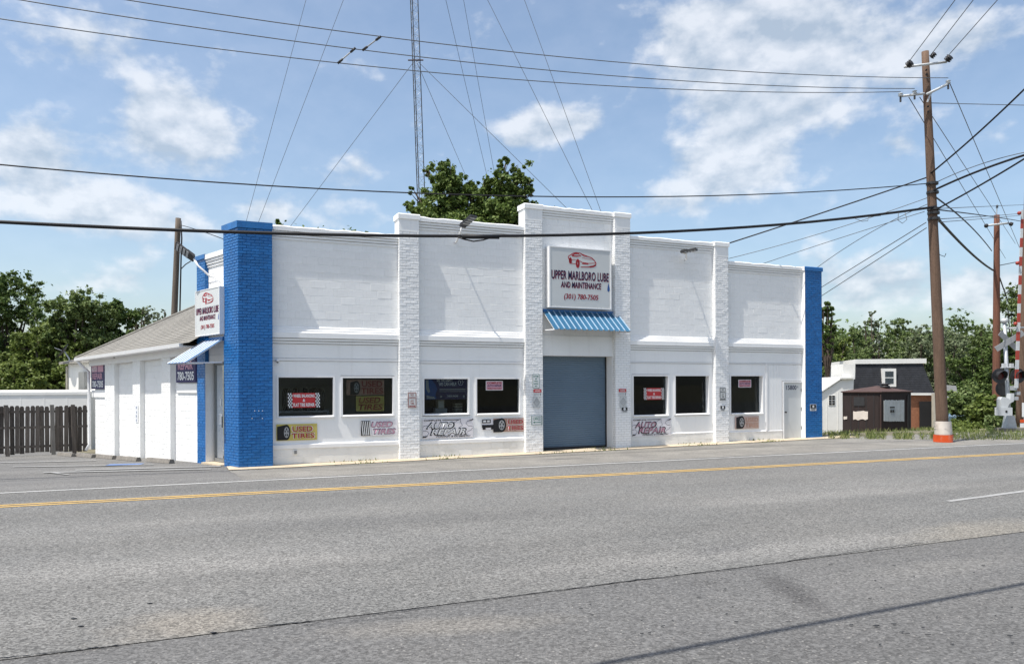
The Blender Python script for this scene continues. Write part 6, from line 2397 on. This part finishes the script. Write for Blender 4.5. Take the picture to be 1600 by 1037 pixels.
# ------------------------------------------------------------------ vegetation
def leaves(mb_v, mb_f, tints, centres, rc, per, size, rng, flat=.6, tint_c=None):
    """append leaf quads around each clump centre (numpy)"""
    n = len(centres) * per
    c_ = np.repeat(centres, per, axis=0)
    rcs = np.repeat(rc, per) if hasattr(rc, '__len__') else np.full(n, rc)
    g = rng.normal(size=(n, 3))
    g = g / np.linalg.norm(g, axis=1, keepdims=True)
    rad = np.abs(rng.normal(size=n)) * .62
    k_ = len(centres)
    ani = np.repeat(.55 + .9 * rng.random((k_, 3)), per, axis=0)
    p = c_ + g * (rad * rcs)[:, None] * ani * np.array([1, 1, .8])
    nrm = g * .6 + rng.normal(size=(n, 3)) * .7 + np.array([0, 0, flat])
    nrm /= np.linalg.norm(nrm, axis=1, keepdims=True)
    ref = rng.normal(size=(n, 3))
    u = np.cross(nrm, ref)
    u /= np.linalg.norm(u, axis=1, keepdims=True) + 1e-9
    v = np.cross(nrm, u)
    sz = size * (.6 + .8 * rng.random(n))
    lu, lv = (sz * .62)[:, None] * u, (sz * .42)[:, None] * v
    fold = nrm * (sz * .12)[:, None]
    V = np.stack([p - lu, p - lv * 1.0 + fold, p + lu, p + lv + fold], axis=1).reshape(-1, 3)
    b = sum(len(q) for q in mb_v)
    Fc = (np.arange(n)[:, None] * 4 + np.arange(4)[None]) + b
    mb_v.append(V)
    mb_f.append(Fc)
    tc_ = np.repeat(tint_c, per) if tint_c is not None else rng.random(n)
    t = np.clip(tc_ * .38 + rng.random(n) * .62, 0, 1)
    tints.append(np.repeat(t, 4))


def leaf_object(name, V, Fc, T, mat, parent=None, origin=(0, 0, 0), kind=None):
    V = np.concatenate(V)
    Fc = np.concatenate(Fc)
    T = np.concatenate(T)
    o0 = ORIG[parent.name] if parent is not None else np.asarray(origin, float)
    V = V - o0[None]
    me = bpy.data.meshes.new(name)
    nf = len(Fc)
    me.vertices.add(len(V))
    me.vertices.foreach_set('co', V.astype(np.float32).ravel())
    me.loops.add(nf * 4)
    me.loops.foreach_set('vertex_index', Fc.astype(np.int32).ravel())
    me.polygons.add(nf)
    me.polygons.foreach_set('loop_start', (np.arange(nf) * 4).astype(np.int32))
    me.update(calc_edges=True)
    a = me.attributes.new('tint', 'FLOAT', 'POINT')
    a.data.foreach_set('value', T.astype(np.float32))
    me.materials.append(M[mat])
    o = bpy.data.objects.new(name, me)
    COL.objects.link(o)
    if parent is not None:
        o.parent = parent
    else:
        o.location = tuple(o0)
    ORIG[o.name] = o0
    if kind:
        o['kind'] = kind
    return o


def tree(name, label, base, lobes, mat, leaf, clumps, per, seed, tr=.25, group=None, cat='tree', rcf=.26, limbs=True):
    """lobes: (x, y, z, rx, rz) in world metres"""
    rng = np.random.default_rng(seed)
    root = thing(name, label, cat, base, group)
    vol = np.array([l[3] ** 2 * l[4] for l in lobes])
    cnt = np.maximum(3, (clumps * vol ** .75 / (vol ** .75).sum()).astype(int))
    C_, RC, TC = [], [], []
    for l, k in zip(lobes, cnt):
        g = rng.normal(size=(k, 3))
        g /= np.linalg.norm(g, axis=1, keepdims=True)
        rr_ = rng.random(k) ** .38
        # uneven outline
        bump = 1 + .28 * np.sin(g[:, 0] * 5 + seed) * np.cos(g[:, 2] * 4 + seed * .7) + rng.normal(size=k) * .16
        C_.append(np.array(l[:3]) + g * (rr_ * bump)[:, None] * np.array([l[3], l[3], l[4]]))
        RC.append(np.full(k, rcf * l[3]) * (.45 + .9 * rng.random(k)))
        TC.append(rng.random(k))
    C_, RC, TC = np.concatenate(C_), np.concatenate(RC), np.concatenate(TC)
    V, Fc, T = [], [], []
    leaves(V, Fc, T, C_, RC, per, leaf, rng, tint_c=TC)
    top = np.mean([l[:3] for l in lobes], axis=0)
    b = np.asarray(base, float)
    mb = MB()
    fork = b + (top - b) * .55
    mb.tube([b - UP * .3, b + (fork - b) * .5 + np.array([rng.normal() * .1, 0, 0]), fork], [tr, tr * .8, tr * .6], 9)
    mb.build('trunk', 'bark', root, smooth=True)
    if limbs:
        lm = MB()
        for l in lobes:
            c_ = np.array(l[:3])
            lm.tube([fork - (fork - b) * .15 * rng.random(), (fork + c_) / 2 + rng.normal(size=3) * .15, c_], [tr * .45, tr * .3, tr * .12], 6)
            for j in range(3):
                e_ = c_ + rng.normal(size=3) * np.array([l[3], l[3], l[4]]) * .5
                lm.tube([c_ - (c_ - fork) * .15, e_], [tr * .12, tr * .03], 5)
        lm.build('limbs', 'bark', root, smooth=True)
    leaf_object('crown', V, Fc, T, mat, root)
    return root


def L_at(px, py, Y, rpx, rzpx):
    p = at(px, py, Y)
    return (p[0], p[1], p[2], rpx * Y / F, rzpx * Y / F)


# maple behind the roof
MY = 40.0
lob = [L_at(700, 282, MY, 30, 27), L_at(690, 325, MY, 30, 30), L_at(652, 328, MY, 17, 15), L_at(738, 330, MY, 30, 30), L_at(760, 292, MY, 18, 22), L_at(795, 292, MY, 28, 30),
       L_at(790, 256, MY, 13, 12), L_at(812, 305, MY, 20, 25), L_at(780, 335, MY, 42, 30), L_at(832, 330, MY, 20, 12), L_at(690, 262, MY, 15, 11), L_at(670, 268, MY, 10, 9), L_at(728, 300, MY + .6, 22, 22), L_at(648, 300, MY, 8, 6), L_at(812, 272, MY, 12, 10), L_at(826, 290, MY, 10, 9), L_at(842, 340, MY, 12, 9), L_at(640, 322, MY, 9, 9),
       L_at(730, 372, MY + 1, 80, 40), L_at(812, 365, MY + 1, 40, 40), L_at(735, 300, MY, 14, 12)]
base = at(740, 400, MY)
tree('maple_tree', 'large leafy maple rising behind the shop roof beside the mast', (base[0], base[1], -.8), lob, 'leaf_maple', .135, 1500, 85, 5, .35, rcf=.19)
MY2 = 36.0
lob = [L_at(432, 362, MY2, 12, 12), L_at(447, 361, MY2, 8, 6), L_at(431, 346, MY2, 3, 4), L_at(556, 366, MY2, 8, 7), L_at(571, 368, MY2, 9, 5), L_at(500, 385, MY2, 70, 16)]
base = at(500, 420, MY2)
tree('garden_tree', 'sprigs of a small tree showing above the first parapet', (base[0], base[1], -.6), lob, 'leaf_dark', .16, 150, 40, 8, .16)

# trees to the left
def auto_lobes(px, top, half, Y, bottom, seed, k=9):
    rd = random.Random(seed)
    out = []
    for i in range(k):
        v = i / (k - 1)
        y = top + (bottom - top) * (.12 + .80 * v)
        wid = half * (.35 + .65 * math.sin(math.pi * min(.95, .22 + .72 * v)))
        for j in range(3 if i else 1):
            x = px + (rd.uniform(-.25, .25) + (j - 1) * .62 * (i > 0)) * wid * (1 if i else .4)
            r = half * rd.uniform(.24, .42)
            out.append(L_at(x, max(y + rd.uniform(-.3, .3) * r, top + r * .75), Y + rd.uniform(-1, 1) * half * Y / F * .5, r, r * rd.uniform(.75, 1.0)))
    return out


def auto_tree(px, top, half, Y, bottom, mat, label, seed, leaf=.26, clumps=260, per=46, group='trees behind the lot', name='broadleaf_tree', tr=.25):
    lob = auto_lobes(px, top, half, Y, bottom, seed)
    b = at(px, 650, Y)
    gz = float(ground(b[0], b[1]))
    return tree(name, label, (b[0], b[1], gz), lob, mat, leaf * .56, int(clumps * 1.9), int(per * 1.2), seed, tr, group, rcf=.29)


auto_tree(12, 412, 78, 52, 640, 'leaf_dark', 'tallest dark tree at the left picture edge', 21, clumps=420, per=60)
auto_tree(-95, 430, 85, 50, 640, 'leaf_dark', 'dark tree cut by the left picture edge', 22, clumps=260)
auto_tree(128, 446, 62, 46, 640, 'leaf_mid', 'broad mid green tree with spiky top left of the annex roof', 23, clumps=420, per=60)
auto_tree(82, 500, 62, 45, 640, 'leaf_bright', 'vine covered lower tree in the left tree row', 24, clumps=380, per=56)
auto_tree(180, 462, 40, 48, 600, 'leaf_dark', 'dark tree just above the annex roof slope', 25, clumps=300, per=50)
auto_tree(20, 560, 60, 43, 650, 'leaf_bright', 'bright low shrubby tree behind the low shed', 26, clumps=260, per=50)
auto_tree(222, 470, 26, 62, 560, 'leaf_pale', 'pale thin tree above the annex roof', 27, clumps=110, per=34, leaf=.2)
auto_tree(258, 476, 22, 66, 560, 'leaf_pale', 'pale thin tree left of the grey pole', 28, clumps=90, per=34, leaf=.2)
# trees to the right
GT = 'trees beyond the crossing'
right = [(1298, 512, 34, 72, 660, 'leaf_bright', 'yellow green tree right of the blue pillar'), (1293, 476, 14, 60, 560, 'leaf_dark', 'dark twig crown touching the right blue pillar'),
         (1330, 512, 34, 82, 660, 'leaf_mid', 'tree left of the tall pale tree'), (1362, 482, 25, 86, 640, 'leaf_pale', 'tall pale airy tree behind the kiosk'),
         (1398, 505, 40, 88, 650, 'leaf_mid', 'mid green tree right of the tall pale tree'), (1412, 495, 30, 95, 650, 'leaf_dark', 'dark rounded tree behind the house'),
         (1440, 515, 44, 78, 660, 'leaf_pale', 'greyish tree left of the main pole'), (1500, 488, 44, 98, 650, 'leaf_dark', 'big dome shaped dark tree right of the main pole'),
         (1478, 520, 48, 84, 660, 'leaf_pale', 'grey green tree behind the main pole'), (1532, 512, 40, 88, 650, 'leaf_mid', 'tree left of the second pole'),
         (1520, 552, 44, 70, 670, 'leaf_dark', 'dark lower tree left of the second pole'), (1590, 448, 46, 74, 650, 'leaf_mid', 'tall tree behind the raised gate arm'),
         (1650, 470, 60, 70, 650, 'leaf_dark', 'dark tree beyond the right picture edge'), (1566, 520, 34, 66, 670, 'leaf_dark', 'dark tree behind the crossing signal'),
         (1350, 556, 50, 76, 670, 'leaf_mid', 'low tree behind the kiosk roof'), (1300, 570, 30, 66, 670, 'leaf_dark', 'dark low tree behind the white wing'), (1420, 552, 50, 80, 670, 'leaf_mid', 'low tree behind the mansard house')]
for i, (px, top, half, Y, bot, mt_, lab) in enumerate(right):
    auto_tree(px, top - 14, half, Y, bot, mt_, lab, 60 + i, leaf=.30, clumps=270 if half > 26 else 120, per=44 if mt_ != 'leaf_pale' else 34, group=GT, tr=.22)
# hedge of far wood that closes the view
V, Fc, T = [], [], []
rng = np.random.default_rng(99)
C_ = []
for Y, x0, x1, zlo, zhi, k in ((112, 1200, 1760, 655, 520, 420), (80, -260, 330, 640, 540, 420)):
    for _ in range(k):
        C_.append(at(rng.uniform(x0, x1), rng.uniform(zhi, zlo), Y + rng.uniform(-4, 4)))
leaves(V, Fc, T, np.array(C_), 2.2, 70, .5, rng, tint_c=rng.random(len(C_)))
leaf_object('distant_wood', V, Fc, T, 'leaf_dark', kind='stuff')['label'] = 'dense far wood behind the single trees'


def bush(px, py, Y, rpx, rzpx, mat, label, seed, clumps=60, per=50, leaf=.13, group='bushes by the crossing'):
    b = at(px, py + rzpx * .9, Y)
    gz = float(ground(b[0], b[1]))
    rd = random.Random(seed)
    lob = [L_at(px + rd.uniform(-.5, .5) * rpx, py + rd.uniform(-.45, .5) * rzpx, Y + rd.uniform(-.4, .4), rpx * rd.uniform(.4, .6), rzpx * rd.uniform(.4, .6)) for _ in range(6)]
    return tree('bush', label, (b[0], b[1], gz), lob, mat, leaf, clumps, per, seed, .05, group, 'bush', rcf=.36)


bush(1510, 632, 41, 36, 34, 'leaf_mid', 'big rounded bush left of the second pole foot', 201, 150, 60, .16)
bush(1535, 642, 38, 30, 34, 'leaf_bright', 'leafy bush in front of the second pole foot', 202, 130, 60, .16)
bush(1498, 668, 36, 24, 14, 'leaf_bright', 'low bright bush right of the orange and white drum', 203, 80, 60, .12)
bush(1528, 672, 34, 26, 14, 'leaf_bright', 'low weedy bush left of the signal foot', 204, 90, 60, .12)
bush(1555, 660, 36, 20, 22, 'leaf_mid', 'bush hugging the signal foot', 205, 80, 60, .13)
bush(1485, 640, 50, 18, 20, 'leaf_mid', 'bush under the grey roof', 206, 60, 50, .16)
bush(1492, 676, 31, 16, 9, 'leaf_bright', 'small bright weed clump just right of the drum', 208, 70, 60, .10)
bush(1520, 679, 30.5, 20, 8, 'leaf_bright', 'spreading weed clump on the verge below the big bush', 209, 80, 60, .10)
bush(1549, 676, 31.5, 15, 10, 'leaf_mid', 'dense weed clump touching the signal footing', 210, 70, 60, .10)
bush(1600, 668, 40, 22, 12, 'leaf_mid', 'low bush at the right picture edge', 207, 50, 50, .13)


# grass and weeds
def grass(name, spots, mat, label, h=(.10, .30), rng=np.random.default_rng(5)):
    V, Fc, T = [], [], []
    n = len(spots)
    S = np.array(spots)
    a = rng.random(n) * 6.28
    hh_ = h[0] + (h[1] - h[0]) * rng.random(n) ** 1.6
    w = .008 + .012 * rng.random(n)
    d = np.stack([np.cos(a), np.sin(a), np.zeros(n)], 1)
    lean = rng.normal(size=(n, 3)) * .35 * hh_[:, None]
    lean[:, 2] = 0
    up_ = np.array([0, 0, 1.0])[None] * hh_[:, None]
    v = np.stack([S - d * w[:, None], S + d * w[:, None], S + d * w[:, None] * .3 + lean + up_, S - d * w[:, None] * .3 + lean + up_], 1).reshape(-1, 3)
    f = np.arange(n * 4).reshape(-1, 4)
    t = np.repeat(rng.random(n), 4)
    o = leaf_object(name, [v], [f], [t], mat, kind='stuff')
    o['label'] = label


rng = np.random.default_rng(17)
sp_ = []
for _ in range(9000):
    x = rng.uniform(1286, 1475)
    y = 676 + rng.uniform(0, 9) + (x - 1286) * .008
    if math.sin(x * .13) + math.sin(x * .31 + 1) + rng.normal() * .8 < .35:
        continue
    p = gp(x, y)
    sp_.append(p - UP * .04)
for _ in range(3000):
    x = rng.uniform(1484, 1610)
    y = rng.uniform(672, 687)
    sp_.append(gp(x, y) - UP * .04)
grass('verge_grass', sp_, 'grass_blade', 'dry grass and weeds along the verge by the kiosk', (.03, .18))
sp_ = []
for _ in range(9000):
    s_ = rng.uniform(21, 60)
    n_q = -rng.uniform(1.2, 32)
    p = FP(s_, n_q, 0)
    sp_.append(np.array([p[0], p[1], float(ground(p[0], p[1])) - .03]))
grass('field_grass', sp_, 'grass_blade', 'short grass on the falling ground behind the verge', (.05, .22))
sp_ = []
for _ in range(420):
    s_ = rng.choice([2.2, 4.6, 7.8, 9.7, 13.2, 16.0]) + rng.normal() * .3
    p = FP(s_, .78 + rng.normal() * .04 if rng.random() < .6 else .12, 0)
    sp_.append(np.array([p[0], p[1], float(ground(p[0], p[1])) + .0]))
grass('joint_weeds', sp_, 'grass_blade', 'small weeds in the pavement joints', (.02, .09))

tri = sum(len(o.data.polygons) * 2 for o in bpy.data.objects if o.type == 'MESH')
print('objects', len(bpy.data.objects), 'approx tris', tri)
